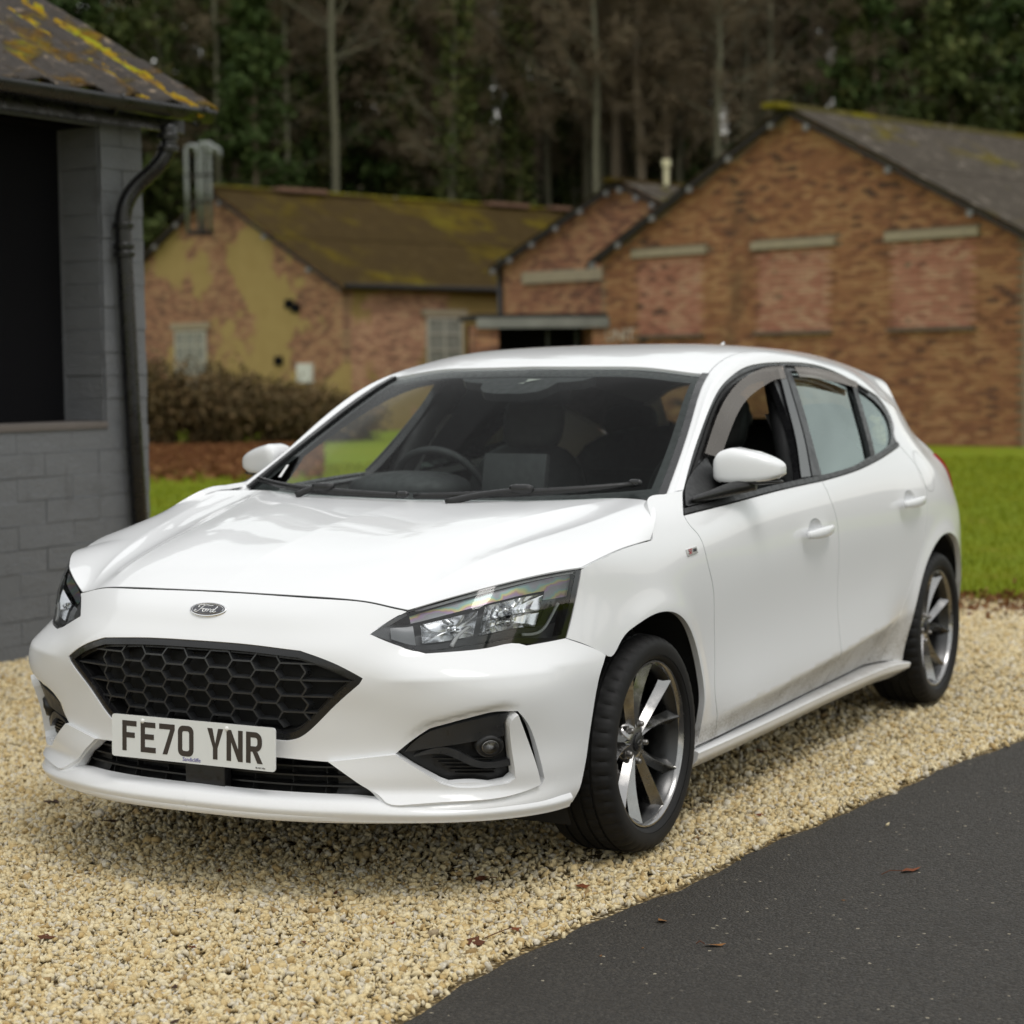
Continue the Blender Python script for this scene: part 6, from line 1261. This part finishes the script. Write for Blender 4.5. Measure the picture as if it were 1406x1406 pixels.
# steering wheel on the right-hand side of the car
sw=MB(); M=frame(A([-.93,0,.36])); c0=A([-1.0,-.365,.915]); n=40
ringp=[c0+M@A([.185*math.cos(a),.178*math.sin(a),0]) for a in np.linspace(0,2*math.pi,n)]; sw.tube(ringp,.0145,10,caps=False)
for a in (0,180,270): sw.tube([c0+M@A([.05*math.cos(R_(a)),.05*math.sin(R_(a)),-.01]),c0+M@A([.18*math.cos(R_(a)),.174*math.sin(R_(a)),0])],[.024,.016],8)
q,fq=superell((0,0,0),(.075,.065,.03),2.6,16,8); sw.add([c0+M@v for v in q],fq); sw.tube([c0,c0+A([.25,0,-.10])],[.04,.05],8); sw.build('steering_wheel',CABIN,car,smooth=True)
def seat(y,x=-1.49):
    r=MB(); q,f=superell((x+.22,y,.56),(.27,.25,.10),3,24,12); r.add(q,f); q,f=superell((0,0,0),(.085,.25,.33),3,24,14); Mr=np.array(Matrix.Rotation(R_(-17),3,'Y')); q=[Mr@v+A([x-.10,y,.76]) for v in q]; r.add(q,f); o=r.build('seat',CABIN,car,smooth=True)
    h=MB(); q,f=superell((0,0,0),(.055,.120,.118),3,24,12); h.add([Mr@v+A([x-.205,y,1.155]) for v in q],f); h.tube([(x-.17,y-.05,1.02),(x-.19,y-.05,1.1)],.007,6).tube([(x-.17,y+.05,1.02),(x-.19,y+.05,1.1)],.007,6); h.build('headrest',CABIN,o,smooth=True); return o
seat(-.37); seat(.37)
r=MB(); q,f=superell((-2.25,0,.55),(.26,.66,.10),3.5,28,12); r.add(q,f); Mr=np.array(Matrix.Rotation(R_(-20),3,'Y')); q,f=superell((0,0,0),(.09,.66,.30),3.5,28,12); r.add([Mr@v+A([-2.55,0,.83]) for v in q],f)
for y in(-.42,0,.42):
    q,f=superell((0,0,0),(.05,.12,.075),3,20,10); r.add([Mr@v+A([-2.66,y,1.13]) for v in q],f)
r.build('rear_seat',CABIN,car,smooth=True)
V,F,N=gridmesh(GH,1.02,3.3,50,0,.86,24,out=(0,0,1),off=-.035); V[np.abs(V[:,1])<1e-3,1]=0; emit('headliner',(V,F[:,::-1],-N),CABING,car,'sym',0)
emit('pillar_lining',(lambda q:(q[0],q[1][:,::-1],-q[2]))(gridmesh(GH,.05,3.3,80,.765,.985,8,out=(0,1,.5),off=-.03)),CABIN,car,'pair',0)
# B pillar and belts
for s in(1,-1):
    m=MB().tube(nspl([(-1.36,s*.80,.90),(-1.46,s*.72,1.12),(-1.62,s*.62,1.33)],10),.045,10); m.build('pillar_lining',CABIN,car,smooth=True)
    m=MB(); P=nspl([(-1.37,s*.755,.86),(-1.45,s*.685,1.10),(-1.50,s*.63,1.19)],10); 
    for i in range(9): m.add([tuple(P[i]+A([.0,0,0])),tuple(P[i]+A([-.045,0,0])),tuple(P[i+1]+A([-.045,0,0])),tuple(P[i+1])],[(0,1,2,3)])
    m.build('seat_belt',plain('belt_grey',(.30,.30,.31),.6),car)
inner('door_card',[(-.42,.90),(-1.0,.945),(-1.43,.955),(-2.15,1.0),(-2.36,1.03),(-2.36,.5),(-.45,.5)],-.075,CABIN)
MB().box((-2.85,0,.93),(.75,1.05,.02)).build('parcel_shelf',CABIN,car)
m=MB().box((-.28,0,.60),(.05,1.4,.55)); m.build('bulkhead',DARK,car)
cwp=gridmesh(GH,-.16,.06,8,0,.75,20,out=(1,0,.5),off=-.018); cwp[0][np.abs(cwp[0][:,1])<1e-6,1]=0; emit('cowl',cwp,BLACK,car,'sym',0)
# interior mirror
q,f=superell((-1.05,0,1.262),(.02,.12,.034),3,20,10); MB().add(q,f).build('interior_mirror',CABIN,car,smooth=True)
# --- wipers
def wiper(pv,a0,a1,nm):
    P=[];
    def ws_(u,y,off):
        v=np.linspace(0,.75,200); q=GH(np.full(200,u),v); j=np.argmin(np.abs(q[:,1]-abs(y))); n=GH.nrm(A([u]),v[j:j+1])[0]; n*=np.sign(n[2]); p=q[j]+n*off; return A([p[0],math.copysign(p[1],y),p[2]])
    bl=[ws_(a0[0]+(a1[0]-a0[0])*t,a0[1]+(a1[1]-a0[1])*t,.020) for t in np.linspace(0,1,16)]
    m=MB(); m.tube(bl,np.interp(np.linspace(0,1,16),[0,.5,1],[.009,.013,.009]),6); o=m.build(nm,BLACK,car,smooth=True)
    mid=bl[8]; p0=ws_(pv[0],pv[1],.02); p1=ws_((pv[0]*.5+.06*.5),pv[1]*.55+mid[1]*.45,.026)
    MB().tube(nspl([p0,p1,mid+A([.006,0,.009])],10),np.linspace(.011,.008,10),8).build('wiper_arm',BLACK,o,smooth=True)
    q,f=superell(mid+A([.004,0,.012]),(.018,.04,.014),3,14,8); MB().add(q,f).build('wiper_clip',BLACK,o,smooth=True)
    e_=bl[-1]; q,f=superell(e_+A([.002,0,.004]),(.010,.022,.011),3,12,6); MB().add(q,f).build('wiper_end_cap',TRIM,o,smooth=True)
wiper((-.01,-.42),(.040,-.68),(.030,-.02),'wiper'); wiper((-.01,.14),(.030,.02),(.060,.66),'wiper')
for o in COL.objects:
    if o.parent is car and o.name.split('.')[0] in('front_splitter',): pass
